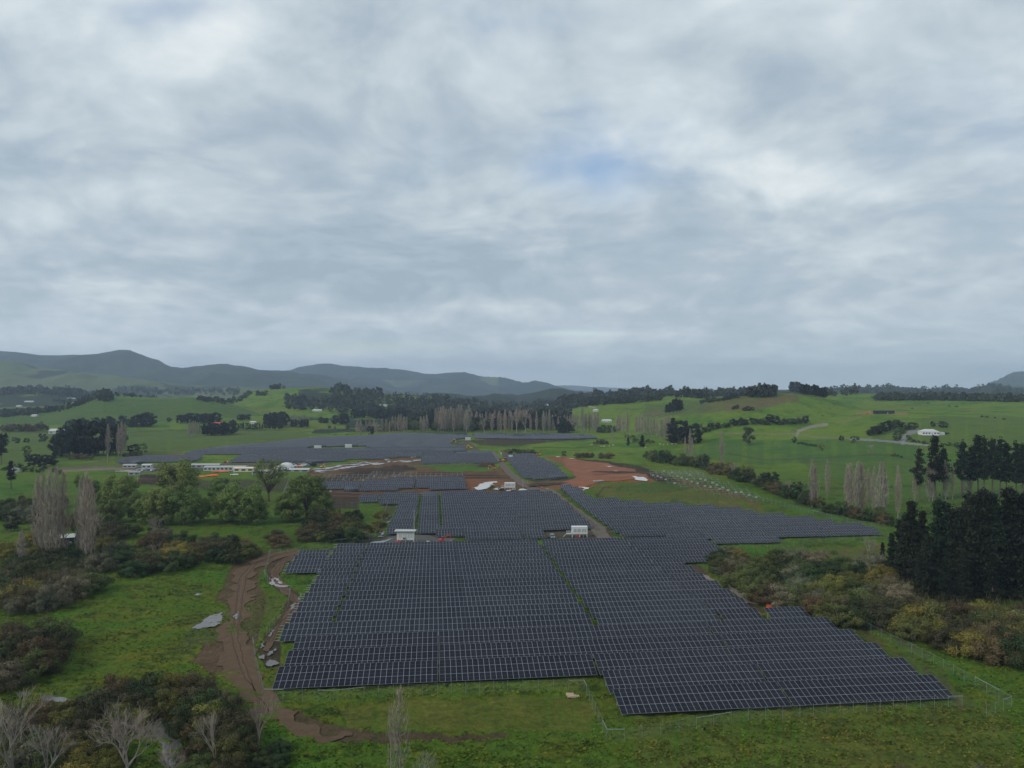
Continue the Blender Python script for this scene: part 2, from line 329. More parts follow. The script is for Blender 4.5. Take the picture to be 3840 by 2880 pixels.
# soil, works ground and unlike pasture, outlined on the ground: (outline in photo pixels, colour, raggedness, strength)
PATCH = [
 # far paddocks, each with its own tone
 ([(0,1560),(350,1500),(700,1490),(860,1512),(1000,1560),(700,1575),(300,1590),(0,1600)], (.066, .118, .030), 6, .8),
 ([(0,1620),(480,1610),(900,1605),(1150,1620),(1160,1642),(1000,1660),(700,1690),(600,1712),(420,1728),(200,1735),(0,1740)], (.085, .125, .030), 4, .75),
 ([(300,1740),(560,1700),(700,1695),(640,1712),(430,1732),(380,1752),(200,1760)], (.105, .125, .035), 4, .8),
 ([(2650,1490),(2845,1476),(2980,1474),(3000,1500),(2900,1530),(2760,1545),(2600,1555)], (.115, .105, .042), 12, .75),
 ([(2420,1520),(2600,1500),(2700,1530),(2560,1560),(2400,1560)], (.080, .110, .036), 12, .7),
 ([(2700,1520),(2850,1505),(2960,1480),(2990,1500),(2900,1525),(2750,1542)], (.150, .100, .055), 14, .55),
 ([(3840,1560),(3500,1560),(3300,1600),(3250,1660),(3400,1690),(3840,1700)], (.075, .120, .030), 10, .6),
 ([(2940,1700),(3840,1740),(3840,1850),(3500,1900),(3100,1800)], (.075, .135, .026), 8, .8),
 ([(2700,1650),(3400,1650),(3500,1720),(2800,1745),(2550,1700)], (.052, .122, .026), 8, .7),
 # mound beside the racks
 ([(2220,1850),(2240,1815),(2480,1803),(2700,1840),(2860,1905),(2880,1925),(2680,1915),(2580,1885),(2400,1875),(2260,1862)], (.120, .118, .034), 10, .75),
 ([(2300,1825),(2480,1806),(2620,1825),(2560,1845),(2400,1845),(2310,1840)], (.052, .105, .024), 10, .7),
 ([(2440,1790),(2550,1815),(2700,1845),(2860,1900),(2850,1886),(2720,1835),(2600,1808),(2480,1785)], SOIL, 5, .8),
 # red earth pad and its dark banks
 ([(2040,1712),(2110,1711),(2300,1738),(2420,1768),(2470,1798),(2440,1806),(2260,1808),(2200,1835),(2100,1838),(2060,1828),(1960,1815),(2000,1806),(2140,1800),(2160,1790),(2130,1760),(2090,1735)], RED, 5, .92),
 ([(2150,1716),(2400,1745),(2520,1795),(2560,1812),(2480,1806),(2400,1775),(2300,1745),(2160,1722)], DSOIL, 6, .85),
 ([(2100,1795),(2180,1780),(2215,1790),(2170,1802),(2000,1808),(1980,1800)], (.05, .06, .03), 5, .8),
 # central works
 ([(1150,1800),(1160,1765),(1280,1737),(1400,1722),(1560,1712),(1580,1742),(1640,1765),(1860,1768),(1880,1742),(1905,1765),(1960,1812),(2062,1840),(2062,1848),(1760,1846),(1500,1852),(1340,1868),(1250,1900),(1240,1868),(1130,1830)], SOIL, 6, .92),
 ([(1560,1790),(1640,1780),(1860,1790),(1940,1818),(1860,1822),(1760,1848),(1560,1850)], RED, 8, .7),
 ([(1640,1770),(1860,1765),(1880,1790),(1650,1785)], (.12, .062, .038), 6, .8),
 ([(1200,1792),(1300,1772),(1420,1760),(1520,1762),(1500,1775),(1380,1790),(1240,1812)], DSOIL, 6, .8),
 ([(1150,1830),(1345,1850),(1345,1905),(1240,1905),(1170,1870)], (.055, .038, .028), 6, .9),
 ([(1740,1652),(1840,1645),(2240,1642),(2090,1656),(1960,1670),(1880,1675),(1800,1668)], (.060, .038, .028), 5, .9),
 ([(1690,1650),(1745,1650),(1800,1688),(1740,1690)], (.10, .075, .055), 5, .8),
 # yard with the cabins and parked cars
 ([(420,1745),(560,1742),(700,1745),(850,1735),(1180,1728),(1260,1735),(1180,1752),(900,1755),(600,1775),(470,1765)], (.115, .100, .082), 5, .8),
 ([(200,1752),(430,1748),(520,1760),(420,1768),(240,1762)], (.16, .135, .10), 4, .8),
 ([(520,1785),(700,1780),(760,1800),(960,1800),(1130,1790),(1160,1850),(900,1840),(560,1820)], MUD, 8, .7),
 ([(520,1780),(590,1778),(600,1815),(530,1815)], DSOIL, 4, .9),
 # pads beside the white containers
 ([(2035,1982),(2140,1978),(2290,1985),(2300,2018),(2035,2020)], (.085, .068, .055), 6, .9),
 ([(1240,2060),(1400,2012),(1470,2000),(1620,2004),(1690,1996),(1715,2030),(1400,2045)], (.070, .060, .052), 6, .9),
 # left track, its churned verge and the puddled corner inside the fence
 ([(800,2250),(830,2160),(900,2110),(1000,2072),(1120,2062),(1110,2085),(1000,2120),(960,2180),(1010,2260),(980,2330),(950,2440),(960,2560),(900,2420),(860,2300)], (.105, .070, .042), 20, .92),
 ([(690,2480),(760,2400),(860,2380),(930,2440),(960,2560),(900,2530),(800,2520)], (.110, .070, .044), 26, .95),
 ([(700,2330),(840,2280),(900,2330),(840,2400),(720,2420),(640,2440)], (.085, .100, .034), 26, .6),
 ([(960,2430),(1000,2400),(1050,2400),(1062,2430),(1050,2500),(1000,2510),(975,2470)], (.070, .050, .036), 12, .9),
 ([(1000,2080),(1120,2062),(1100,2090),(1060,2130),(1050,2170),(1110,2220),(1125,2260),(1080,2330),(1000,2420),(985,2400),(1060,2300),(1080,2240),(1010,2190),(1000,2130)], (.085, .055, .038), 6, .9),
 ([(900,2290),(980,2230),(1060,2240),(1040,2300),(960,2380),(900,2400)], (.090, .115, .030), 14, .6),
 ([(1040,2650),(1200,2700),(1400,2738),(1700,2752),(1900,2748),(1890,2770),(1500,2782),(1200,2770),(1080,2730)], (.085, .052, .038), 20, .85),
 ([(1400,1985),(1440,1890),(1485,1890),(1450,1960),(1420,2010)], (.080, .066, .040), 8, .7),
 ([(2555,2120),(2620,2120),(2700,2200),(2830,2270),(2880,2290),(2860,2300),(2740,2245),(2600,2150)], (.085, .062, .044), 7, .95),
 ([(3330,2290),(3560,2560),(3640,2680),(3560,2660),(3440,2500),(3280,2330)], (.095, .100, .040), 20, .5),
 ([(3180,2330),(3500,2520),(3660,2640),(3620,2660),(3440,2545),(3260,2420)], (.095, .072, .045), 14, .45),
 # rank yellow grass in front
 ([(1250,2640),(1500,2620),(2100,2610),(2250,2640),(2200,2740),(1700,2740),(1300,2720)], (.120, .115, .024), 26, .55),
 ([(2300,2640),(3700,2640),(3840,2760),(3840,3000),(2400,3000),(2350,2780)], (.110, .118, .030), 60, .5),
 ([(2830,2100),(3300,2040),(3350,2060),(3300,2090),(3000,2110),(2900,2130)], (.125, .105, .038), 12, .7),
]
# field drains, farm tracks and hedge feet: (line in photo pixels, half width in px, colour, strength)
LINES = [
 ([(480,1622),(700,1612),(820,1610)], 1.6, G_DARK, .6), ([(2600,1810),(2940,1832),(3300,1882)], 2, G_DARK, .5),
 ([(2730,1700),(2860,1725),(2980,1722),(3120,1716),(3270,1706),(3330,1705),(3420,1725)], 2.2, (.05, .055, .025), .85),
 ([(2990,1722),(3150,1745),(3300,1760)], 2.2, (.05, .055, .025), .6), ([(2000,1679),(2060,1677),(2150,1680),(2240,1672)], 2, G_DARK, .7),
 ([(2940,1818),(3100,1830),(3220,1835),(3400,1822),(3500,1822)], 4, G_DARK, .7),
 ([(2680,1622),(2860,1628),(2990,1627),(3060,1640),(3190,1646)], 2, (.16, .13, .10), .8), ([(2988,1632),(2995,1615),(3040,1600),(3100,1592)], 5, (.22, .19, .16), .85),
 ([(3190,1645),(3290,1652),(3400,1662),(3480,1668)], 3.2, (.22, .22, .215), .95), ([(3385,1660),(3392,1640),(3410,1622),(3440,1616)], 7, (.20, .20, .195), .95),
 ([(3215,1548),(3290,1548),(3400,1552)], 4, (.20, .12, .07), .8), ([(3140,1588),(3200,1572),(3230,1560)], 2.4, (.16, .12, .07), .6),
 ([(2430,1605),(2500,1606),(2560,1600),(2700,1592)], 1.2, (.15, .11, .07), .4), ([(2190,1520),(2230,1528),(2238,1536),(2225,1540)], 2, (.25, .23, .2), .8),
 ([(2430,1548),(2490,1548)], 4, (.13, .08, .05), .7), ([(3180,1560),(3060,1545)], 1.5, G_DARK, .5),
 ([(200,1768),(420,1757),(560,1766)], 3, (.17, .145, .11), .8), ([(600,1712),(690,1700),(660,1706)], 3, SOIL, .7),
 ([(1340,1868),(1560,1842),(1760,1836)], 3, (.06, .03, .02), .7), ([(2240,1860),(2262,1830),(2290,1825)], 2.5, DSOIL, .8),
 ([(2640,2735),(2760,2800)], 5, G_DARK, .5), ([(2740,1845),(2930,1885),(3100,1930),(3300,2000)], 3, (.05, .09, .04), .5),
 ([(0,1620),(350,1622),(480,1612)], 2, DSOIL, .5), ([(660,1618),(1140,1612)], 1.5, G_DARK, .6), ([(2700,1880),(2760,1900),(2800,1930),(2870,1925)], 2, (.15, .09, .04), .6),
]
PATCH = [(p, tuple(c * .72 for c in col), r, s) for p, col, r, s in PATCH]
def ground_colour(X, Y, z, rid):
    n1 = fbm(X / 38, Y / 38, 4, 11); n2 = fbm(X / 7, Y / 7, 4, 12); n3 = fbm(X / 1.7, Y / 2.6, 3, 13); n4 = fbm(X / 160, Y / 160, 3, 14)
    mix = lambda A, B, t_: A * (1 - t_[:, None]) + np.asarray(B) * t_[:, None]
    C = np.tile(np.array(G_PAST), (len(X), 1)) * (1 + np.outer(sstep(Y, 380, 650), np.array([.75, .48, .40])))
    C = mix(C, G_LUSH, sstep(n1, -.1, .5) * .7); C = mix(C, G_YEL, sstep(n4 + n2 * .5, .0, .6) * .55)
    C = mix(C, G_DARK, sstep(n2 + n1 * .4, .15, .6) * .55)
    near = Y < 430
    n5 = fbm(X / 2.6, Y / 1.1, 4, 15); C = mix(C, G_YEL, near * sstep(n3 + n2 * .7, .1, .8) * .5); C = mix(C, G_DARK, near * sstep(n5 + n2 * .5, .08, .5) * .75)
    nm = {r[0]: i + 1 for i, r in enumerate(RIDGES)}
    px, py = pxl(X, np.maximum(Y, 60), z)
    def wood(cond, thr, sc, col=WOOD, amt=.92):
        nonlocal C
        q = fbm(X / sc, Y / sc, 4, 21); C = mix(C, col, cond * sstep(q, thr, thr + .12) * amt)
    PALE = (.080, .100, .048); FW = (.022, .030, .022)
    for r, thr, sc in (('r5', -2, 500), ('r6', -.25, 900), ('r8', -.35, 420), ('r9', -2, 200), ('r10', -2, 300), ('r11', -2, 600)):
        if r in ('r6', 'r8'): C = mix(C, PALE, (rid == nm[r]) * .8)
        wood(rid == nm[r], thr, sc)
        wood(rid == nm[r], .05, sc * .35, (.045, .055, .034), .7 if r == 'r6' else .35 if r == 'r5' else 0)  # paler forest blotches, which also paint fold shading into the mountain colour
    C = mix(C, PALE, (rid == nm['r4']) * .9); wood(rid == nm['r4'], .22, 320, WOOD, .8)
    wood((rid == nm['r3']), -.25, 170); wood((rid == nm['r2']) * (px > 1120), -.16, 120); wood((rid == nm['r2']) * (px <= 1120), .34, 120, WOOD, .6)
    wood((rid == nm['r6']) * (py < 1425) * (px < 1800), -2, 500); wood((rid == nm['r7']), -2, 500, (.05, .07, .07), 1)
    wood((rid == nm['r6']) * (px > 1870), -2, 500)
    flat = (Y > 1150) & (Y < 5000) & (px > 1300) & (px < 2100) & (rid == 0); wood(flat, -.3, 150)
    wood((Y > 1500) & (rid == 0) & (px < 1300), -.05, 200)
    # ragged-edged patches
    soil = np.zeros(len(X))
    sc = np.clip(Y / 300, .35, 3)
    j1 = fbm(X / (6 * sc), Y / (9 * sc), 4, 31); j2 = fbm(X / (6 * sc) + 50, Y / (9 * sc), 4, 32); br = fbm(X / (2.2 * sc), Y / (4 * sc), 3, 33)
    for poly, col, rag, st in PATCH:
        x0 = min(p[0] for p in poly) - 3 * rag; x1 = max(p[0] for p in poly) + 3 * rag; y0 = min(p[1] for p in poly) - 2 * rag; y1 = max(p[1] for p in poly) + 2 * rag
        s_ = np.nonzero((px > x0) & (px < x1) & (py > y0) & (py < y1))[0]
        if not len(s_): continue
        ins = inpoly(px[s_] + j1[s_] * rag * 2.2, py[s_] + j2[s_] * rag * 1.1, poly) * 1.0
        a = ins * st * (1 - sstep(br[s_], .15, .55) * (1 - st) * 1.6).clip(0, 1)
        v = (1 + .22 * n2[s_] + .16 * n3[s_])[:, None]
        C[s_] = C[s_] * (1 - a[:, None]) + np.asarray(col) * v * a[:, None]
        if col[0] > col[1]: soil[s_] = np.maximum(soil[s_] * (1 - ins), ins)
        else: soil[s_] *= 1 - ins
    for pts, hw, col, st in LINES:
        xs = [p[0] for p in pts]; ys = [p[1] for p in pts]
        s_ = np.nonzero((px > min(xs) - 20) & (px < max(xs) + 20) & (py > min(ys) - 20) & (py < max(ys) + 20))[0]
        if not len(s_): continue
        d = pdist(px[s_] + j1[s_] * 3, py[s_] + j2[s_] * 1.5, pts); a = (1 - sstep(d, hw * .6, hw * 1.5)) * st
        C[s_] = C[s_] * (1 - a[:, None]) + np.asarray(col) * a[:, None]
    return C.clip(.004, .8), soil
def soil_near(X, Y, r=1.0): return None

def ground_material():
    m = bpy.data.materials.new('ground'); m.use_nodes = True; k = NT(m.node_tree); b = k.n['Principled BSDF']
    b.inputs['Roughness'].default_value = .95; b.inputs['Specular IOR Level'].default_value = .08
    c = k.attr('col')[0]; g = k.n.new('ShaderNodeNewGeometry').outputs['Position']
    n1 = k.noise(g, .9, 6, .65); n2 = k.noise(g, .09, 5, .6); n3 = k.noise(g, 3.5, 3, .6)
    f = k.math('MULTIPLY_ADD', k.math('SUBTRACT', n1, .5), 1.5, 1)
    f = k.math('MULTIPLY', f, k.math('MULTIPLY_ADD', k.math('SUBTRACT', n2, .5), .7, 1))
    f = k.math('MULTIPLY', f, k.math('MULTIPLY_ADD', k.math('SUBTRACT', n3, .5), .8, 1))
    out = k.mix(1, c, k.comb(f, k.math('POWER', f, .9), k.math('POWER', f, 1.15)), 'MULTIPLY')
    k.l.new(out, b.inputs['Base Color'])
    bn = k.n.new('ShaderNodeBump'); bn.inputs['Distance'].default_value = .6; bn.inputs['Strength'].default_value = 1.0
    k.l.new(k.noise(g, .7, 6, .62), bn.inputs['Height']); k.l.new(bn.outputs[0], b.inputs['Normal'])
    return m
def build_ground():
    rows = [-90., -40., 0., 30., 50.]; Y = 62.
    while Y < 14000:
        rows.append(Y); Y += max(.30, min(Y * Y / 43000. * 1.05, .0075 * Y))
    rows = np.array(rows)
    s = [-1.3]
    while s[-1] < 1.3:
        x = abs(s[-1]); s.append(s[-1] + (.00145 if x < .735 else .012))
    s = np.array(s)
    S, R = np.meshgrid(s, rows); Yv = R.ravel(); Xv = (S * np.maximum(R, 60)).ravel()
    Z, rid = terrain(Xv, Yv, True)
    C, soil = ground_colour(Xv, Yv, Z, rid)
    hum = (fbm(Xv / 3.2, Yv / 1.7, 3, 71) * .42 + fbm(Xv / 1.1, Yv / .8, 2, 72) * .16) * (1 - soil) * (1 - sstep(Yv, 230, 420))
    hum = hum - .03 - .12 * soil * (Yv < 500)
    Z = Z + np.minimum(hum, .32)
    nr, nc = S.shape; idx = np.arange(nr * nc).reshape(nr, nc)
    Fq = np.stack([idx[:-1, :-1], idx[:-1, 1:], idx[1:, 1:], idx[1:, :-1]], -1).reshape(-1, 4)
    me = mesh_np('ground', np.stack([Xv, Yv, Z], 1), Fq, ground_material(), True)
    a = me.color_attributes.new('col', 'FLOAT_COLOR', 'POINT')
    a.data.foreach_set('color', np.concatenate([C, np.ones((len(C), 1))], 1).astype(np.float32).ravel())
    print('ground verts', len(Xv), Z.min(), Z.max(), Xv.max(), Yv.max())
    return tag(link('ground', me), 'green pasture and farmland with bare brown works ground', kind='structure')
GROUND = build_ground()

# sheets laid on the ground: tracks, pads, puddles, stream
from mathutils.geometry import delaunay_2d_cdt
def densify(P, step):
    out = []
    for (x1, y1), (x2, y2) in zip(P, P[1:] + P[:1]):
        n = max(1, int(math.hypot(x2 - x1, y2 - y1) / step)); out += [(x1 + (x2 - x1) * i / n, y1 + (y2 - y1) * i / n) for i in range(n)]
    return out
def ribbon(pts, ws):
    """outline of a strip along a pixel line with half widths in pixels"""
    L, Rr = [], []
    for i, (x, y) in enumerate(pts):
        a = pts[max(0, i - 1)]; b = pts[min(len(pts) - 1, i + 1)]; d = math.hypot(b[0] - a[0], b[1] - a[1]) or 1
        nx, ny = -(b[1] - a[1]) / d, (b[0] - a[0]) / d; w_ = ws[i] if hasattr(ws, '__len__') else ws
        L.append((x + nx * w_, y + ny * w_ * .6)); Rr.append((x - nx * w_, y - ny * w_ * .6))
    return L + Rr[::-1]
SHEETS = []
def sheet(name, poly, m, step, jit, lift=.08, label=None, kind='structure', cat=None, group=None, seed=1):
    W = []
    for x, y in poly:
        X, Y, _ = hit(x, y); W.append((X, Y))
    P = densify(W, step)
    P = [(x + jit * float(fbm(np.array(x / (step * 5)), np.array(y / (step * 5)), 4, seed)), y + 1.3 * jit * float(fbm(np.array(x / (step * 5) + 40), np.array(y / (step * 5)), 4, seed))) for x, y in P]
    a = sum(P[i][0] * P[(i + 1) % len(P)][1] - P[(i + 1) % len(P)][0] * P[i][1] for i in range(len(P)))
    if a < 0: P = P[::-1]
    SHEETS.append(P); xs = np.array([p[0] for p in P]); ys = np.array([p[1] for p in P]); g = step * 2.2
    gx, gy = np.meshgrid(np.arange(xs.min(), xs.max(), g), np.arange(ys.min(), ys.max(), g)); gx = gx.ravel(); gy = gy.ravel()
    ins = inpoly(gx, gy, P); gx, gy = gx[ins], gy[ins]
    vs = [Vector(p) for p in P] + [Vector((a_, b_)) for a_, b_ in zip(gx, gy)]; n = len(P)
    r = delaunay_2d_cdt(vs, [], [list(range(n))], 1, 1e-4)
    v = np.array([(q.x, q.y) for q in r[0]]); z = terrain(v[:, 0], v[:, 1]) + lift
    me = bpy.data.meshes.new(name); me.from_pydata([(a_, b_, c_) for (a_, b_), c_ in zip(v, z)], [], [tuple(f) for f in r[2]])
    me.materials.append(m); me.polygons.foreach_set('use_smooth', [True] * len(me.polygons)); me.update()
    return tag(link(name, me), label, cat, group, kind)
m_dirt = mat('churned brown dirt', (.088, .054, .029), .85, spec=.25, noise=(.5, .55), bump=(1.5, .15))
m_grav = mat('track gravel', (.105, .084, .064), .9, noise=(.35, .4), bump=(2, .08))
m_red = mat('red earth', (.185, .066, .026), .9, noise=(.10, .7), bump=(.6, .2))
m_grey = mat('grey gravel', (.075, .069, .062), .9, noise=(.5, .35))
m_asph = mat('asphalt drive', (.15, .15, .145), .9, noise=(.3, .2))
m_pud = mat('muddy puddle water', (.10, .09, .082), .06, spec=.5, noise=(.5, .6))
m_pudb = mat('brown puddle water', (.22, .175, .14), .10, spec=.6, noise=(.25, .25))
m_stream = mat('stream water', (.10, .10, .095), .06, spec=.6, noise=(.3, .3))
TRK = [(1120,2066),(1040,2082),(960,2110),(915,2160),(900,2230),(893,2300),(880,2370),(890,2440),(920,2520),(960,2600),(1010,2665),(1090,2715),(1200,2748),(1330,2762)]
sheet('dirt_track', ribbon(TRK, [14,20,28,34,40,38,42,56,64,68,60,44,24,8]), m_dirt, .9, 3.2, .05, 'churned brown dirt track outside the fence, curving past the front left corner')
sheet('dirt_track', ribbon([(1105,2080),(1060,2108),(1030,2150),(1040,2190),(1090,2225),(1112,2262),(1085,2310),(1045,2360),(1015,2405),(1000,2440)], [8,13,17,18,18,18,15,12,12,12]), m_dirt, 1.0, 1.0, .06, 'brown wheel track just inside the left fence, with milky puddles')
sheet('gravel_track', ribbon([(1848,1694),(1862,1715),(1885,1745),(1908,1770),(1932,1792),(1962,1816),(2000,1830),(2060,1840),(2094,1861),(2128,1888),(2173,1926),(2215,1960),(2252,1990),(2262,2010),(2240,2020)], [7,9,11,12,14,16,16,13,12,13,16,20,26,34,40]), m_grav, 1.6, 1.2, .10, 'brown gravel access track between the panel blocks')
sheet('gravel_pad', [(1405,2042),(1470,2012),(1500,2004),(1600,2008),(1640,2015),(1712,2016),(1700,2032),(1560,2036)], m_grey, 1.2, 1.5, .06, 'grey gravel pad under the left white container')
sheet('red_earth_pad', [(2110,1716),(2280,1738),(2380,1764),(2420,1790),(2330,1802),(2240,1806),(2190,1826),(2120,1830),(2080,1815),(2160,1796),(2150,1775),(2120,1750)], m_red, 3.0, 4.0, .12, 'bare red earth pad right of the small panel block')
sheet('driveway', ribbon([(3200,1646),(3290,1652),(3370,1659),(3392,1640),(3412,1622),(3440,1618)], [3,3,7,7,7,9]), m_asph, 2.0, .4, .12, 'grey driveway climbing to the white farmhouse')
PUD = [  # outline, name, material, label
 ([(724,2230),(745,2226),(764,2232),(750,2236)], 'puddle', m_pud, 'shallow wet streak in the upper left meadow'),
 ([(722,2355),(760,2330),(790,2310),(828,2298),(836,2325),(815,2350),(770,2356),(735,2362)], 'puddle', m_pud, 'largest pale puddle on the grass left of the dirt track'),
 ([(884,2300),(893,2298),(894,2315),(888,2326),(882,2320)], 'puddle', m_pud, 'small white puddle in the middle of the dirt track'),
 ([(1011,2170),(1020,2168),(1030,2185),(1050,2195),(1078,2198),(1080,2202),(1060,2205),(1035,2200),(1018,2190)], 'puddle', m_pudb, 'milky curved puddle in the bend of the inner track'),
 ([(1030,2167),(1036,2166),(1046,2182),(1064,2190),(1052,2192),(1040,2184)], 'puddle', m_pudb, 'thin milky puddle inside the bend, right of the curved one'),
 ([(1122,2226),(1126,2232),(1122,2254),(1116,2252),(1117,2238)], 'puddle', m_pud, 'pale puddle at the left ends of the panel rows'),
 ([(1108,2262),(1115,2257),(1106,2276),(1094,2290),(1090,2288),(1098,2272)], 'puddle', m_pud, 'long pale puddle below the bend of the inner track'),
 ([(1022,2362),(1026,2358),(1018,2375),(1006,2388),(1002,2386),(1012,2370)], 'puddle', m_pud, 'long pale puddle beside the fence above the corner mud'),
 ([(980,2418),(990,2412),(994,2422),(988,2432),(978,2428)], 'puddle', m_pud, 'small round puddle by the fence bend'),
 ([(977,2460),(990,2455),(996,2466),(990,2474),(978,2470)], 'puddle', m_pud, 'round pale puddle below the fence bend'),
 ([(1000,2458),(1015,2442),(1024,2436),(1036,2432),(1034,2440),(1018,2452),(1012,2462),(1002,2464)], 'puddle', m_pud, 'ragged puddle between the fence and the second panel row'),
 ([(998,2492),(1008,2478),(1030,2480),(1050,2488),(1040,2494),(1018,2498),(1005,2498)], 'puddle', m_pud, 'wide ragged puddle left of the front panel row'),
 ([(1420,1995),(1427,1990),(1425,2005),(1420,2015),(1414,2012)], 'puddle', m_pud, 'narrow puddle at the foot of the inner left fence'),
 ([(1435,1992),(1441,1990),(1439,2008),(1432,2016),(1418,2017),(1428,2010)], 'puddle', m_pud, 'narrow puddle near the white container, right of its twin'),
 ([(1446,1938),(1456,1934),(1460,1944),(1450,1966),(1444,1964),(1450,1950),(1440,1948)], 'puddle', m_pud, 'bent puddle beside the middle panel block'),
 ([(1388,2036),(1440,2028),(1476,2016),(1470,2024),(1430,2036),(1440,2040),(1390,2042)], 'puddle', m_pud, 'long shallow puddle left of the gravel pad'),
 ([(1200,2064),(1240,2058),(1255,2056),(1250,2062),(1210,2066)], 'puddle', m_pud, 'puddle behind the detached left rows'),
 ([(1770,1832),(1800,1818),(1820,1808),(1860,1806),(1870,1810),(1845,1812),(1850,1820),(1830,1830),(1815,1836),(1790,1838)], 'puddle', mat('milky puddle', (.48, .45, .43), .2, spec=.5, noise=(.2, .1)), 'broad milky white puddle left of the box beside the gravel track'),
 ([(1852,1834),(1866,1830),(1880,1837),(1855,1838)], 'puddle', MATS['milky puddle'], 'small milky puddle right of the round green bush'),
 ([(1944,1834),(1956,1834),(1990,1840),(1985,1841),(1950,1841)], 'puddle', MATS['milky puddle'], 'milky puddle at the back edge of the middle panel block'),
 ([(2362,1788),(2380,1786),(2410,1792),(2440,1803),(2415,1803),(2385,1799)], 'puddle', MATS['milky puddle'], 'white milky puddle at the right tip of the red earth pad'),
 ([(2306,1766),(2325,1768),(2345,1774),(2340,1777),(2318,1773)], 'puddle', MATS['milky puddle'], 'thin white puddle across the red earth pad'),
 ([(2274,1748),(2290,1750),(2298,1754),(2284,1753)], 'puddle', MATS['milky puddle'], 'farthest small white puddle on the red earth pad'),
 ([(2160,1826),(2200,1830),(2210,1828),(2200,1838),(2190,1841),(2192,1834)], 'puddle', MATS['milky puddle'], 'white puddle behind the right panel block corner'),
 ([(2222,1803),(2260,1803),(2258,1806),(2230,1806)], 'puddle', m_pud, 'short puddle on the near edge of the red earth'),
 ([(2600,2148),(2650,2160),(2700,2195),(2660,2180),(2625,2162)], 'puddle', mat('pale trampled clay', (.17, .14, .115), .6, noise=(.9, .9)), 'pale clay scrape along the right ends of the rows'),
 ([(2725,2192),(2760,2210),(2820,2240),(2845,2270),(2800,2262),(2750,2230)], 'puddle', MATS['pale trampled clay'], 'larger pale clay scrape below the right bush bank'),
]
_g = random.Random(12); m_wet = mat('churned wet mud', (.24, .215, .20), .25, spec=.5, noise=(.25, .6))
for i in range(46):
    u = _g.random(); x0 = 1165 + 395 * u; y0 = 1768 - 42 * u + _g.uniform(-9, 9) - 6 * math.sin(u * 3); L_ = _g.uniform(14, 60); w_ = _g.uniform(.8, 2.6); sl = _g.uniform(-.16, -.02)
    PUD.append(([(x0, y0), (x0 + L_ * .3, y0 + L_ * .3 * sl - w_), (x0 + L_ * .7, y0 + L_ * .7 * sl - w_ * _g.uniform(.4, 1)), (x0 + L_, y0 + L_ * sl), (x0 + L_ * .75, y0 + L_ * .75 * sl + w_ * .8), (x0 + L_ * .3, y0 + L_ * .3 * sl + w_)], 'puddle', m_wet, 'wet pale mud streak in the churned works yard'))
for i, (poly, nm, m, lb) in enumerate(PUD):
    D = hit(*poly[0])[1]; sheet(nm, poly, m, max(.22, D / 700), D / 170, .04 + D * .0004 + .06, lb, seed=80 + i)
m_rut = mat('wet wheel rut', (.062, .037, .021), .85, spec=.15, noise=(.7, .5))
m_rutl = mat('dried rut edge', (.105, .068, .040), .9, noise=(.7, .4))
for q, (off, mm) in enumerate([(-12, m_rut), (10, m_rut), (0, m_rutl)]):
    P = [(x + (off if i > 2 else off * .4) * (1 if i < 9 else .35), y + (0 if i < 9 else off * .55)) for i, (x, y) in enumerate(TRK)]
    P = P[(q % 3):11]; sheet('wheel_rut', ribbon(P, [1.6 + (i % 2) * .5 for i in range(len(P))]), mm, .9, .5, .075, seed=120 + q)
for q, off in enumerate((-6, 6)):
    sheet('wheel_rut', ribbon([(x + off, y) for x, y in [(1098,2084),(1056,2110),(1030,2150),(1040,2190),(1088,2225),(1110,2262),(1083,2310),(1043,2360),(1013,2405)]], 1.8), m_rut, .8, .6, .085, seed=130 + q)
for q, off in enumerate((-5, 5)):
    sheet('wheel_rut', ribbon([(x + off, y) for x, y in [(1862,1715),(1908,1770),(1962,1816),(2060,1840),(2094,1861),(2128,1888),(2173,1926),(2215,1960),(2245,1990)]], [1, 1.3, 1.4, 1.2, 1.6, 2, 2.4, 2.8, 3]), mat('rut in gravel', (.062, .048, .036), .8, noise=(.6, .4)), 1.6, .5, .13, seed=140 + q)
sheet('stream', [(60,2595),(140,2602),(205,2608),(235,2618),(290,2640),(340,2660),(380,2700),(350,2705),(300,2680),(262,2668),(220,2640),(150,2618),(60,2612)], m_stream, 1, .8, .08, 'pale grey stream between the scrub in the bottom left corner')
sheet('stream', [(570,2650),(600,2650),(640,2665),(650,2700),(640,2760),(665,2790),(700,2860),(720,2960),(640,2960),(620,2850),(590,2780),(570,2720)], m_stream, .8, .8, .08, 'grey stream bed seen through the scrub right of the pale bare tree')

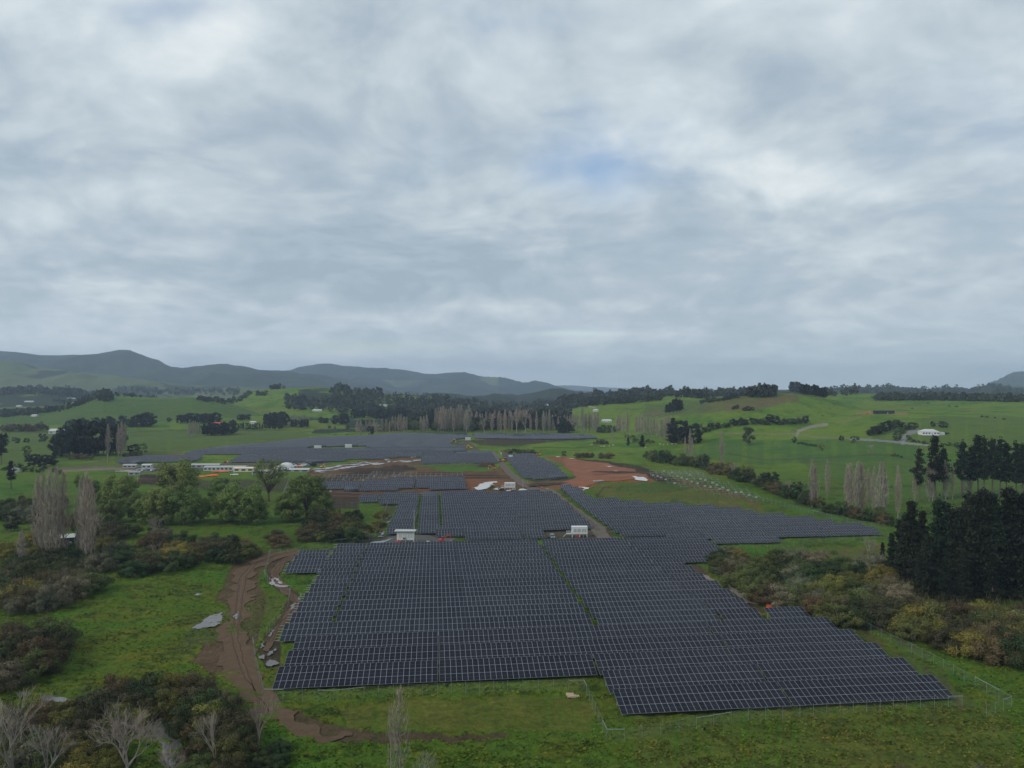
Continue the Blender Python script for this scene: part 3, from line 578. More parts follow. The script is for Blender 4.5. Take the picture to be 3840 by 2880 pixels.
def grass_tufts(n=80000):
    g = np.random.RandomState(4); px = g.uniform(-150, 4000, n); py = 2040 + 900 * g.uniform(0, 1, n) ** .8; Y = H * F / (py - HY); X = (px - CX) / F * Y; Z = terrain(X, Y)
    ok = ~inpoly(px, py, [(1016, 2590), (1060, 2350), (1255, 2040), (2690, 2040), (2860, 2270), (3600, 2620), (2340, 2700), (2240, 2545)])
    X, Y, Z = X[ok], Y[ok], Z[ok]; C, soil = ground_colour(X, Y, Z, np.zeros(len(X), int)); pa = fbm(X / 5, Y / 3, 3, 91)
    k = (soil < .5) & (g.uniform(0, 1, len(X)) < .25 + .75 * sstep(pa, -.3, .4)) & (C[:, 1] > C[:, 0] * .8)
    for P_ in SHEETS: k &= ~inpoly(X, Y, P_)
    X, Y, Z, C = X[k], Y[k], Z[k], C[k]; n = len(X); s = g.uniform(.14, .34, n) * (1 + .35 * sstep(Y, 120, 240)); a = g.uniform(0, 6.283, n); lx, ly = np.cos(a) * s * .9, np.sin(a) * s * .9; hz = g.uniform(.08, .26, n); tx, ty = g.normal(size=n) * .15, g.normal(size=n) * .15
    b = Z + .05; V = np.stack([np.stack([X - lx, Y - ly, b], 1), np.stack([X + lx, Y + ly, b], 1), np.stack([X + lx * .7 + tx, Y + ly * .7 + ty, b + hz], 1), np.stack([X - lx * .7 + tx, Y - ly * .7 + ty, b + hz], 1)], 1).reshape(-1, 3)
    m = bpy.data.materials.new('grass tufts'); m.use_nodes = True; kk = NT(m.node_tree); kk.l.new(kk.attr('col')[0], kk.n['Principled BSDF'].inputs['Base Color']); kk.n['Principled BSDF'].inputs['Roughness'].default_value = .85; kk.n['Principled BSDF'].inputs['Specular IOR Level'].default_value = .1
    me = mesh_np('grass_tufts', V, np.arange(4 * n).reshape(n, 4), m); at = me.color_attributes.new('col', 'FLOAT_COLOR', 'POINT'); f = g.uniform(.7, 1.5, (n, 1)) * np.array([1.05, 1, .9]); f[:, 0] *= g.uniform(.85, 1.35, n)
    at.data.foreach_set('color', np.concatenate([np.repeat(C * f, 4, 0), np.ones((4 * n, 1))], 1).astype(np.float32).ravel())
    tag(link('grass_tufts', me), 'rough tussocky grass of the near meadow', 'grass', kind='stuff')
grass_tufts()
# ---------------------------------------------------------------- solar tables
ANG = math.radians(6.2); V0, PITCH, MW = 152.0, 9.07, 1.155      # direction of the rows, first row, row pitch, module width
TILT = math.radians(16); SL = 6.85; LH = .7
ca_, sa_ = math.cos(ANG), math.sin(ANG)
def to_uv(X, Y): return X * ca_ + Y * sa_, -X * sa_ + Y * ca_
def from_uv(u, v): return u * ca_ - v * sa_, u * sa_ + v * ca_
def panel_mat(name, tint, frame, lw=.068):
    m = bpy.data.materials.new(name); m.use_nodes = True; k = NT(m.node_tree); b = k.n['Principled BSDF']
    uv = k.n.new('ShaderNodeUVMap').outputs[0]; x, y, _ = k.sep(uv)
    fx = k.math('FRACT', x); fy = k.math('FRACT', y)
    ex = k.math('MINIMUM', fx, k.math('SUBTRACT', 1, fx)); ey = k.math('MINIMUM', fy, k.math('SUBTRACT', 1, fy))
    line = k.math('MAXIMUM', k.math('LESS_THAN', ex, lw / 1.155 / 2), k.math('LESS_THAN', ey, lw / 2.28 / 2))
    midl = k.math('MULTIPLY', k.math('LESS_THAN', k.math('ABSOLUTE', k.math('SUBTRACT', fy, .5)), .011), .30)
    cell = k.math('MULTIPLY', k.math('LESS_THAN', k.math('FRACT', k.math('MULTIPLY', fx, 6)), .07), .10)
    inner = k.math('MAXIMUM', midl, cell)
    wn_ = k.n.new('ShaderNodeTexWhiteNoise'); wn_.noise_dimensions = '3D'
    r = k.n.new('ShaderNodeObjectInfo').outputs['Random']
    k.l.new(k.comb(k.math('FLOOR', x), k.math('FLOOR', y), k.math('MULTIPLY', r, 91)), wn_.inputs[0])
    vm = k.math('MULTIPLY_ADD', k.math('SUBTRACT', wn_.outputs[0], .5), .55, 1); vo = k.math('MULTIPLY_ADD', k.math('SUBTRACT', r, .5), .5, 1)
    f = k.math('MULTIPLY', vm, vo)
    base = k.mix(1, tint, k.comb(f, f, k.math('POWER', f, .7)), 'MULTIPLY')
    base = k.mix(inner, base, (.16, .18, .22)); base = k.mix(line, base, frame)
    k.l.new(base, b.inputs['Base Color']); k.l.new(k.math('MULTIPLY_ADD', line, .35, .16), b.inputs['Roughness'])
    b.inputs['Specular IOR Level'].default_value = .08
    return m
m_pan = panel_mat('dark solar glass', (.013, .0155, .024), (.24, .255, .285))
m_pan2 = panel_mat('blackish solar glass', (.010, .0115, .019), (.23, .245, .28))
m_panf = panel_mat('far solar glass', (.016, .018, .027), (.15, .158, .18), .085)  # slightly paler glass with dimmer, wider frame lines for the distant tables
m_edge = mat('module edge', (.10, .105, .12), .5)
m_galv = mat('galvanised steel', (.42, .44, .45), .45, metal=.4, spec=.5)
_deck, _frame, _leg = {}, {}, {}
def deck_mesh(n, m):
    key = (n, m.name)
    if key in _deck: return _deck[key]
    L = n * MW; c, s = math.cos(TILT), math.sin(TILT); th = .05
    V = [(0, 0, LH), (L, 0, LH), (L, SL * c, LH + SL * s), (0, SL * c, LH + SL * s)]
    V += [(x, y + th * s, z - th * c) for x, y, z in V]
    me = bpy.data.meshes.new('panels'); me.from_pydata(V, [], [(0, 1, 2, 3), (7, 6, 5, 4), (0, 4, 5, 1), (1, 5, 6, 2), (2, 6, 7, 3), (3, 7, 4, 0)])
    me.materials.append(m); me.materials.append(m_edge)
    uvl = me.uv_layers.new(name='UVMap')
    uvs = [(0, 0), (n, 0), (n, 3), (0, 3)] + [(.5, .3)] * 20
    for i, q in enumerate(uvs): uvl.data[i].uv = q
    me.polygons.foreach_set('material_index', [0, 1, 1, 1, 1, 1]); me.update(); _deck[key] = me; return me
def frame_mesh(n, ext=0):
    key = (n, ext)
    if key in _frame: return _frame[key]
    L = n * MW; b = MB(); c, s = math.cos(TILT), math.sin(TILT)
    for t_ in (.5, 1.8, 2.75, 4.1, 5.05, 6.35):
        b.box((L / 2 - ext / 2, t_ * c + .08 * s, LH + t_ * s - .13), (L + ext, .06, .09))
    k = max(2, round(L / 4.6))
    for i in range(k + 1):
        x = .4 + (L - .8) * i / k
        b.tube((x, .35 * c, LH + .35 * s - .22), (x, 6.5 * c, LH + 6.5 * s - .22), .05, n=4)
        b.tube((x, 1.9 * c, .5), (x, 3.6 * c, LH + 3.6 * s - .25), .035, n=4)
    me = b.data('frame', m_galv); _frame[key] = me; return me
def leg_mesh(h):
    h = round(h, 2)
    if h not in _leg: b = MB(); b.box((0, 0, h / 2 - .25), (.10, .14, h + .5)); _leg[h] = b.data('leg', m_galv)
    return _leg[h]
TABLES = []          # (v of the low edge, u0, modules, block, look, row number, place in row)
def add_run(k_or_v, u0, u1, block, splits=(), look=0, gap=.35, tmax=28, row=0, ext=0):
    """tables filling a row from u0 to u1, split at the given gaps"""
    cuts = [(u0, None)]; segs = []; a = u0
    for c_, g in sorted(splits):
        if a + 3 < c_ < u1 - 3: segs.append((a, c_ - g / 2)); a = c_ + g / 2
    segs.append((a, u1)); out = []
    for a, b in segs:
        n = max(1, int(round((b - a) / MW))); k = max(1, math.ceil(n / tmax)); base = n // k; rem = n - base * k; x = a
        for i in range(k):
            m_ = base + (1 if i < rem else 0); out.append((x, m_)); x += m_ * MW + .12
    for x, m_ in out: TABLES.append(dict(v=k_or_v, u=x, n=m_, block=block, look=look, row=row, ext=ext if x == out[0][0] else 0))
def ground_uv(px, py, h): X, Y, _ = hit(px, py, h); return to_uv(X, Y)
# front block: the left and right top corner of every row as the photo shows them
TL = {-2:(2303,2592),-1:(2259.5,2517),0:(1045,2503),1:(1079.5,2444),2:(1108,2392.5),3:(1069,2339),4:(1098,2296),5:(1123,2257),6:(1145,2221),7:(1168,2188),8:(1188,2160),9:(1203,2134),10:(1218,2108.5),11:(1233,2086),12:(1248,2063),13:(1263,2043)}
TR = {-2:(3491,2529),-1:(3378,2462),0:(3271.7,2406.6),1:(3183.6,2356.9),2:(3100,2312),3:(3011.8,2273.7),4:(2791.8,2245.4),5:(2743,2211.6),6:(2692,2180),7:(2646,2152),8:(2606,2127),9:(2562,2099),10:(2640,2073),11:(2704,2048),12:(2665,2030),13:(2642,2011)}
HT = LH + SL * math.sin(TILT)
def umean(pts, h=1.6): return float(np.mean([ground_uv(x, y, h)[0] for x, y in pts]))
g_left = umean([(1231,2385),(1289,2251),(1316,2184),(1341,2127),(1361,2080)])
g_mid0 = umean([(1643,2560),(1642,2389)]); g_mid = umean([(1749.5,2365),(1737,2293),(1718,2150),(1703,2036)])
g_r0 = [umean([(2235,2495)]), umean([(2203,2455)]), umean([(2171,2401)])]
g_r = umean([(2241,2333),(2158,2217),(2077,2112),(2042,2057)])
g_dark = umean([(2343,2031),(2426,2098),(2490.7,2153.7),(2616,2248),(2663.4,2282)])
def lerp_line(pts, k, k0): return ground_uv(*pts[k - k0], 1.6)[0]
G_RR = {-2:(2952,2610),-1:(2862,2530),0:(2786,2468),1:(2720,2412),2:(2656,2355),3:(2714.5,2322)}
for k in range(-2, 14):
    v = V0 + PITCH * k - .0
    vl = V0 + PITCH * k - SL * math.cos(TILT)
    u0 = ground_uv(*TL[k], HT)[0]; u1 = ground_uv(*TR[k], HT)[0]; sp = []
    if k in G_RR: sp.append((ground_uv(*G_RR[k], 1.6)[0], .45))
    if k >= 3: sp += [(g_left, .5), (g_mid, .42), (g_r, 1.05)]
    elif k >= 0: sp += [(g_mid0, .5), (g_r0[k], .5)]
    if k >= 4: sp.append((g_dark, .3))
    if k == 3: sp.append((ground_uv(2862, 2300, 1.6)[0], 1.6))
    add_run(vl, u0, u1, 'front block', sp, row=k + 3, ext=1.1 if k >= 3 else 0)
for t_ in TABLES:
    kk = t_['row'] - 3
    if t_['u'] > g_dark - 1 and kk >= 4: t_['look'] = 1
    elif kk <= 2 or (kk == 3 and t_['u'] > g_dark): t_['look'] = 1
for k, (a, b) in {12:((1122,2066),(1234,2064)), 11:((1104,2088.6),(1226,2089)), 10:((1082,2111),(1213,2112))}.items():
    add_run(V0 + PITCH * k - SL * math.cos(TILT), ground_uv(*a, HT)[0], ground_uv(*b, HT)[0], 'detached left rows', row=k - 9, ext=1.1)
def fill(block, poly, splits_px=(), off=0., look=0, h=1.6, skip=(), gap=.5, minlen=4, ext=0, tmax=28, holes=()):
    P = [ground_uv(x, y, h) for x, y in poly]; vs = [p[1] for p in P]; r = 0
    sp = [(umean(s, h), g) for s, g in splits_px]
    k = math.ceil((min(vs) - V0 - off) / PITCH)
    while V0 + off + PITCH * k < max(vs):
        vc = V0 + off + PITCH * k; xs = []
        for (u1, v1), (u2, v2) in zip(P, P[1:] + P[:1]):
            if (v1 > vc) != (v2 > vc): xs.append(u1 + (u2 - u1) * (vc - v1) / (v2 - v1))
        xs.sort()
        if len(xs) > 1: r += 1
        for a, b in zip(xs[::2], xs[1::2]):
            if b - a > minlen: add_run(vc - SL * math.cos(TILT) / 2, a, b, block, sp, look, row=r, ext=ext, tmax=tmax)
        k += 1
# the other blocks, outlined at half panel height
fill('middle block', [(1450,1990),(1470,1950),(1500,1884),(1420,1884),(1427,1868),(1434,1850),(1560,1846),(1700,1844),(2067,1842),(2130,1890),(2223,1979),(2028,1985),(2045,2016),(1745,2016),(1742,1984),(1650,1986),(1600,1992)],
     [([(1569,1890),(1566,1930),(1562,1983)], 1.7), ([(1649,1850),(1657.6,1979)], .9), ([(1923,1945),(1941,1972)], .5)])
fill('small rows beside the middle block', [(1345,1876),(1352,1861),(1426,1860),(1420,1877)])
fill('small rows beside the middle block', [(1632,2006),(1640,1982),(1737,1980),(1740,2004)])
fill('right block', [(2345,2008),(2300,1985),(2225,1931),(2162,1880),(2123,1848),(2094,1823),(2159,1823),(2173,1835),(2207,1857),(2235,1872),(2303,1865),(2325,1875),(2399,1883),(2587,1893),(2675,1901),(2788,1912),(2820,1923),(2944,1935),(3050,1945),(3094,1956),(3235,1970),(3283,1984),(3306,2005),(2900,2012),(2955,2033),(2690,2035),(2655,2012)],
     [([(2493,1935),(2519,1948),(2575,1975),(2635,2005)], .7)], off=-2.6)
fill('works block', [(1178,1830),(1186,1809),(1366,1806),(1372,1799),(1570,1793),(1738,1792),(1750,1826),(1554,1828),(1350,1834)], [([(1560,1800),(1556,1825)], .8), ([(1360,1805),(1352,1830)], .8)])
fill('small right block', [(1963,1790),(1930,1757),(1905,1724),(1880,1704),(2006,1703),(2020,1718),(2042,1722),(2090,1752),(2132,1788)])
fill('small centre block', [(1577,1735),(1581,1707),(1706,1703),(1712,1696),(1838,1693),(1866,1732),(1720,1734)], [([(1716,1710),(1720,1732)], .6)])
NEAR_N = len(TABLES)
FAR = [(859,1730),(1200,1729),(1286,1726),(1300,1720),(1438,1718),(1450,1712),(1576,1709),(1582,1697),(1700,1697),(1703,1690),(1745,1689),(1738,1676),(1690,1672),(1685,1652),(1716,1644),(1762,1640),(1752,1626),(1560,1626),(1390,1634),(1300,1638),(1166,1643),(1040,1657),(1000,1662),(800,1680),(722,1692),(690,1701),(862,1698),(922,1698),(895,1712)]
fill('far block', FAR, tmax=28)
fill('far right strip', [(1782,1643),(1770,1627),(2080,1627),(2200,1632),(2236,1637),(2235,1641)])
fill('far left block', [(432,1730),(470,1718),(500,1714),(620,1708),(760,1709),(742,1722),(700,1729),(570,1727),(500,1737)])
# the far block leaves a notch where the two white boxes stand
notch = [ground_uv(1150,1683,1.6), ground_uv(1330,1678,1.6), ground_uv(1352,1672,1.6)]
nv0, nv1 = min(p[1] for p in notch) - 1, max(p[1] for p in notch) + 3; nu0, nu1 = min(p[0] for p in notch), max(p[0] for p in notch)
TABLES = [t_ for i, t_ in enumerate(TABLES) if not (i >= NEAR_N and nv0 < t_['v'] + 3 < nv1 and nu0 < t_['u'] + t_['n'] * MW / 2 < nu1)]
def place(t_):
    X, Y = from_uv(t_['u'], t_['v']); Xb, Yb = from_uv(t_['u'] + t_['n'] * MW, t_['v']); Xc, Yc = from_uv(t_['u'] + t_['n'] * MW / 2, t_['v'] + 3.3)
    za, zb, zc = (float(terrain(a, b)) for a, b in ((X, Y), (Xb, Yb), (Xc, Yc)))
    t_['loc'] = (X, Y, min(za, zc + .3) + .0); t_['roll'] = math.atan2(zb - za, t_['n'] * MW); t_['D'] = Yc
for t_ in TABLES: place(t_)
TABLES.sort(key=lambda t_: -(t_['n'] ** .5) / t_['D'])
single, rest = TABLES[:300], TABLES[300:]
rows = {}
for t_ in single + rest: rows.setdefault((t_['block'], t_['row']), []).append(t_)
for r in rows.values():
    r.sort(key=lambda t_: t_['u'])
    for i, t_ in enumerate(r): t_['i'] = i; t_['of'] = len(r)
maxrow = {}
for (b, r) in rows: maxrow[b] = max(maxrow.get(b, 0), r)
def side(i, n): return 'whole table' if n == 1 else 'leftmost' if i == 0 else 'rightmost' if i == n - 1 else 'middle table' if n == 3 else ORD[i] + ' from left'
def rowname(r, m): return 'front row' if r == 1 else 'back row' if r == m and m > 2 else ORD[r - 1] + ' row from front'
MPS = [m_pan, m_pan2, m_panf]
seen_lab = {}
for t_ in single:
    m = m_panf if t_['D'] > 480 else MPS[t_['look']]
    tint = 'blackish' if t_['look'] else 'dark blue'
    lab = '%s panels, %s in %s, %s' % (tint, side(t_['i'], t_['of']), rowname(t_['row'], maxrow[t_['block']]), t_['block'])
    seen_lab[lab] = seen_lab.get(lab, 0) + 1
    if seen_lab[lab] > 1: lab = lab.replace(' panels,', ' panels beyond a gap,')
    o = empty('solar_table', t_['loc'], ANG, lab, 'solar panels', 'solar panel tables in long parallel rows')
    o.rotation_euler = (math.radians(random.Random(int(t_['u'] * 10)).uniform(-.5, .5)), -t_['roll'], ANG)
    link('panels', deck_mesh(t_['n'], m), o)
    if t_['D'] < 480: link('frame', frame_mesh(t_['n'], t_['ext']), o)
    if t_['D'] < 300:
        L = t_['n'] * MW; k = max(1, round(L / 9))
        for i in range(k + 1):
            for yy in (1.4, 5.2):
                lg = link('leg', leg_mesh(LH + yy * math.tan(TILT) - .2), o); lg.location = (.5 + (L - 1) * i / k, yy, 0)
if rest:
    V, Q, UV = [], [], []
    c, s = math.cos(TILT), math.sin(TILT)
    for t_ in rest:
        X, Y, Z = t_['loc']; L = t_['n'] * MW; dz_ = math.tan(t_['roll']) * L; o = len(V)
        for x, y, z in ((0, 0, LH), (L, 0, LH + dz_), (L, SL * c, LH + SL * s + dz_), (0, SL * c, LH + SL * s), (0, .02, LH - .3), (L, .02, LH - .3 + dz_), (L, SL * c, LH + SL * s - .25 + dz_), (0, SL * c, LH + SL * s - .25)):
            V.append((X + x * ca_ - y * sa_, Y + x * sa_ + y * ca_, Z + z))
        Q += [(o, o + 1, o + 2, o + 3), (o + 7, o + 6, o + 5, o + 4), (o, o + 4, o + 5, o + 1), (o + 1, o + 5, o + 6, o + 2), (o + 2, o + 6, o + 7, o + 3), (o + 3, o + 7, o + 4, o)]
        UV += [(0, 0), (t_['n'], 0), (t_['n'], 3), (0, 3)] + [(.5, .5)] * 20
    me = mesh_np('solar_rows', V, Q); me.materials.append(m_panf)
    uvl = me.uv_layers.new(name='UVMap'); uvl.data.foreach_set('uv', np.array(UV, np.float32).ravel())
    tag(link('solar_rows', me), 'mass of the farthest grey-blue solar panel rows before the bare poplars', 'solar panels', kind='stuff')
print('tables', len(single), len(rest), 'near', NEAR_N)
# ---------------------------------------------------------------- trees
def leaf_mat(name, col, amt=.45, var=.25, trans=.0):
    m = bpy.data.materials.new(name); m.use_nodes = True; k = NT(m.node_tree); b = k.n['Principled BSDF']
    b.inputs['Roughness'].default_value = .7; b.inputs['Specular IOR Level'].default_value = .2
    r = k.n.new('ShaderNodeObjectInfo').outputs['Random']; g = k.n.new('ShaderNodeNewGeometry').outputs['Position']
    n1 = k.noise(g, .55, 4, .6); n2 = k.noise(g, 2.5, 3, .7)
    f = k.math('MULTIPLY', k.math('MULTIPLY_ADD', k.math('SUBTRACT', n1, .5), amt * 2.6, 1), k.math('MULTIPLY_ADD', k.math('SUBTRACT', n2, .5), amt * 2, 1))
    f = k.math('MULTIPLY', f, k.math('MULTIPLY_ADD', k.math('SUBTRACT', r, .5), var * 2, 1))
    hue = k.math('MULTIPLY_ADD', k.math('SUBTRACT', k.math('FRACT', k.math('MULTIPLY', r, 7.31)), .5), var * 1.2, 1)
    k.l.new(k.mix(1, (*col, 1), k.comb(k.math('MULTIPLY', f, hue), f, k.math('MULTIPLY', f, .9)), 'MULTIPLY'), b.inputs['Base Color'])
    MATS[name] = m; return m
m_bark = mat('brown bark', (.10, .078, .06), .9, var=.2)
m_barkg = mat('grey bark', (.21, .185, .16), .9, var=.2)
m_barkw = mat('pale bark', (.20, .17, .15), .85, var=.15)
m_twig = leaf_mat('bare grey brown twigs', (.30, .258, .23), .25, .15)
m_twigp = leaf_mat('pale bare twigs', (.27, .225, .20), .2, .1)
m_green = leaf_mat('spring green leaves', (.105, .145, .036), .45, .22)
m_olive = leaf_mat('olive scrub leaves', (.076, .086, .026), .4, .35)
m_brown = leaf_mat('brown scrub leaves', (.080, .066, .034), .4, .38)
m_yell = leaf_mat('yellow green scrub leaves', (.140, .132, .030), .45, .28)
m_dkgr = leaf_mat('deep green leaves', (.032, .052, .018), .45, .4)
m_pine = leaf_mat('black green needles', (.012, .020, .011), .5, .45)
m_greyb = leaf_mat('grey scrub leaves', (.13, .125, .085), .4, .25)
def quads(cen, size, rng, up=0.0, thin=1.0, nrm=None):
    """leaf-sized faces at the given centres, each turned its own way"""
    n = len(cen); a = rng.normal(size=(n, 3)); a /= np.linalg.norm(a, axis=1)[:, None] + 1e-9
    if up: a[:, 2] += up; a /= np.linalg.norm(a, axis=1)[:, None]
    if nrm is not None:
        q_ = nrm + rng.normal(size=(n, 3)) * .55; q_ /= np.linalg.norm(q_, axis=1)[:, None] + 1e-9; a -= (a * q_).sum(1)[:, None] * q_; a /= np.linalg.norm(a, axis=1)[:, None] + 1e-9
    b = rng.normal(size=(n, 3)) if nrm is None else np.cross(q_, a); b -= (b * a).sum(1)[:, None] * a; b /= np.linalg.norm(b, axis=1)[:, None] + 1e-9
    s = np.asarray(size).reshape(-1, 1) * rng.uniform(.6, 1.4, (n, 1)); A = a * s * .5; B = b * s * .5 * thin
    V = np.stack([cen - A - B * .35, cen - A * .1 - B, cen + A, cen - A * .1 + B], 1).reshape(-1, 3)
    return V, np.arange(n * 4).reshape(n, 4)
def slivers(p, d, L, w_):
    n = len(p); d = d / (np.linalg.norm(d, axis=1)[:, None] + 1e-9); r = np.random.RandomState(len(p)).normal(size=(n, 3))
    b = np.cross(d, r); b /= np.linalg.norm(b, axis=1)[:, None] + 1e-9
    L = np.asarray(L).reshape(-1, 1); w_ = np.asarray(w_).reshape(-1, 1)
    V = np.stack([p - b * w_ * .5, p + b * w_ * .5, p + d * L + b * w_ * .2, p + d * L - b * w_ * .2], 1).reshape(-1, 3)
    return V, np.arange(n * 4).reshape(n, 4)
class TreeParts:
    def __init__(s): s.w = MB(); s.V = []; s.Q = []; s.n = 0
    def q(s, V, Q): s.V.append(V); s.Q.append(Q + s.n); s.n += len(V)
    def crown(s): return np.concatenate(s.V), np.concatenate(s.Q)
# every prototype stands 1 unit tall; trunk and crown are its two parts
def t_poplar(seed, dense=1.0, wd=.16, lod=1.0):
    g = np.random.RandomState(seed); T = TreeParts(); T.w.tube((0, 0, -.02), (0, 0, .35), .012, .008, 6); T.w.tube((0, 0, .35), (.004, 0, .97), .008, .002, 5)
    env = lambda z: wd * .5 * np.clip(.35 + 1.9 * z, 0, 1) * np.clip((1.02 - z) / .42, .06, 1) ** .8
    nb = int(46 * dense); bp, bd = [], []
    for i in range(nb):
        z0 = g.uniform(.05, .85) ** 1.0; a = g.uniform(0, 6.283); r = env(min(z0 + .2, .98)) * g.uniform(.35, 1.0); L = g.uniform(.14, .30) * (1.1 - z0 * .6)
        z1 = min(z0 + L * .35, .97); z2 = min(z0 + L, 1.0)
        p0 = Vector((0, 0, z0)); p1 = Vector((r * .75 * math.cos(a), r * .75 * math.sin(a), z1)); p2 = Vector((r * math.cos(a), r * math.sin(a), z2))
        T.w.tube(p0, p1, .0045, .003, 3); T.w.tube(p1, p2, .003, .001, 3)
        for k in range(int(16 * lod)):
            u = g.uniform(.15, 1); q = p1.lerp(p2, u) if u > .3 else p0.lerp(p1, u / .3 * .8 + .2); bp.append(q); bd.append((g.normal() * .28 + math.cos(a) * .14, g.normal() * .28 + math.sin(a) * .14, 1))
    n = int(650 * dense * lod); z = g.uniform(.10, .97, n); a = g.uniform(0, 6.283, n); r = env(z) * g.uniform(.15, 1, n) ** .6
    P = np.stack([r * np.cos(a), r * np.sin(a), z], 1); Dd = np.stack([g.normal(size=n) * .2, g.normal(size=n) * .2, np.ones(n)], 1)
    P = np.concatenate([P, np.array([tuple(q) for q in bp])]); Dd = np.concatenate([Dd, np.array(bd)])
    T.q(*slivers(P, Dd, g.uniform(.025, .075, len(P)), g.uniform(.0016, .0042, len(P)) * (2.3 if lod < 1 else 1))); return T
def clumps(T, g, C, R, n, leaf, flat=.8):
    for c, r in zip(C, R):
        k = int(n * (r / np.mean(R)) ** 2 * g.uniform(.6, 1.35)); d = g.normal(size=(k, 3)); d /= np.linalg.norm(d, axis=1)[:, None]
        rr = g.uniform(.35, 1.0, (k, 1)) ** .55 * r * g.uniform(.8, 1.25, (k, 1)); P = c + d * rr * np.array([1, 1, flat]); T.q(*quads(P, leaf, g, nrm=d * .8 + (P - np.array([0, 0, .35])) * 1.2))
def t_broad(seed, w_=.9, n=42, per=120, leaf=.026, low=.12, sparse=0):
    g = np.random.RandomState(seed); T = TreeParts(); T.w.tube((0, 0, -.03), (.01, 0, .22), .028, .02, 7)
    C, R = [], []
    for i in range(n):
        a = g.uniform(0, 6.283); z = g.uniform(low, .93); rad = w_ * .5 * math.sqrt(max(0.03, 1 - ((z - .5) / .52) ** 2)) * g.uniform(.45, .92); c = np.array([rad * math.cos(a), rad * math.sin(a), z])
        C.append(c); R.append(g.uniform(.07, .13) * (.7 if sparse else 1))
        if i % (1 if sparse else 3) == 0:
            m_ = Vector((c[0] * .35, c[1] * .35, .22 + (z - .22) * .45)) + Vector(g.normal(size=3) * .02); T.w.tube((.01, 0, .18 if z > .3 else .1), m_, .014, .008, 5); T.w.tube(m_, Vector(c), .008, .002, 4)
            for q in range(3): T.w.tube(m_.lerp(Vector(c), .5), Vector(c) + Vector(g.normal(size=3) * .07), .004, .001, 3)
    clumps(T, g, C, R, per, leaf); return T
def t_bush(seed, n=20, per=110, leaf=.05, w_=1.5, twig=0, rs=1.0):
    g = np.random.RandomState(seed); T = TreeParts(); C, R = [], []
    for i in range(n):
        a = g.uniform(0, 6.283); el = g.uniform(.05, 1); r = math.sqrt(max(0, 1 - el * el)); q = g.uniform(.45, .85)
        C.append(np.array([math.cos(a) * r * w_ * .5 * q, math.sin(a) * r * w_ * .5 * q, .10 + el * .72 * q + g.uniform(-.05, .12)])); R.append(g.uniform(.12, .23) * rs)
    for i in range(7): T.w.tube((0, 0, -.05), Vector(C[i]), .02, .006, 4)
    clumps(T, g, C, R, per, leaf, .85)
    if twig:
        P = np.array(C)[g.randint(0, n, twig)] + g.normal(size=(twig, 3)) * .13; P[:, 2] = np.abs(P[:, 2]); Dd = P * np.array([.8, .8, .3]) + np.array([0, 0, 1.0]) + g.normal(size=(twig, 3)) * .25
        T.q(*slivers(P, Dd, g.uniform(.1, .26, twig), np.full(twig, .0045)))
    return T
def t_pine(seed, bare=.35, w_=.42, per=26, leaf=.035, top=.35, shp=.55):
    g = np.random.RandomState(seed); T = TreeParts(); lx, ly = g.normal() * .012, g.normal() * .012
    T.w.tube((0, 0, -.03), (lx, ly, .5), .016, .011, 6); T.w.tube((lx, ly, .5), (lx * 2, ly, .99), .011, .003, 5)
    z = bare
    while z < .98:
        u = (z - bare) / (1 - bare); R_ = w_ * .5 * (1 - u) ** shp * (.65 + .35 * min(1, u * 5)) * g.uniform(.55, 1.2)
        for i in range(g.randint(3, 6)):
            a = g.uniform(0, 6.283); L = max(.03, R_ * g.uniform(.55, 1.2)); up = g.uniform(.0, .35) * (.4 + u); p0 = Vector((lx, ly, z)); p1 = p0 + Vector((math.cos(a) * L, math.sin(a) * L, L * up))
            T.w.tube(p0, p1, .0045, .0015, 3); k = int(per * (.4 + L * 4)); s_ = g.uniform(.25, 1.05, k)
            P = np.array(p0)[None] + s_[:, None] * (np.array(p1) - np.array(p0))[None] + g.normal(size=(k, 3)) * np.array([.022, .022, .012]); T.q(*quads(P, leaf, g, .25))
        z += g.uniform(.022, .045)
    for i in range(int(bare * 26)):
        a = g.uniform(0, 6.283); zz_ = g.uniform(.1, bare); T.w.tube((lx, ly, zz_), (math.cos(a) * .06, math.sin(a) * .06, zz_ - .005), .003, .001, 3)
    k = 60; T.q(*quads(np.array([lx * 2, ly, .95])[None] + g.normal(size=(k, 3)) * np.array([.02, .02, .035]), leaf, g)); return T
def t_bare(seed, lv=5, spread=.55, w_=1.0, r0=.017, twigs=1400):
    g = np.random.RandomState(seed); T = TreeParts(); ends = []
    def grow(p, d, L, r, k):
        q = p + d * L; T.w.tube(p, q, r, r * .6, 6 if k > 3 else 4 if k > 1 else 3)
        if k <= 2: ends.append((p, q, d, L))
        if k == 0: return
        for i in range(3 if g.rand() < .65 else 2):
            nd = (d + Vector(g.normal(size=3)) * spread * .72 + Vector((0, 0, .12))).normalized(); grow(p.lerp(q, g.uniform(.72, 1)) if i else q, nd, L * g.uniform(.74, 1.0), r * .6, k - 1)
    grow(Vector((0, 0, -.02)), Vector((g.normal() * .05, g.normal() * .05, 1)).normalized(), .11, r0, lv)
    zs = max(max(p[2], q[2]) for p, q, _, _ in ends); T.w.v = [(x / zs, y / zs, z / zs) for x, y, z in T.w.v]
    P, Dd = [], []
    for i in range(twigs):
        p, q, d, L = ends[g.randint(len(ends))]; P.append(np.array(p.lerp(q, g.rand())) / zs); Dd.append(np.array(d) + g.normal(size=3) * .45 + np.array([0, 0, .3]))
    T.q(*slivers(np.array(P), np.array(Dd), g.uniform(.03, .08, twigs), np.full(twigs, .0018))); return T
PROTO = {}
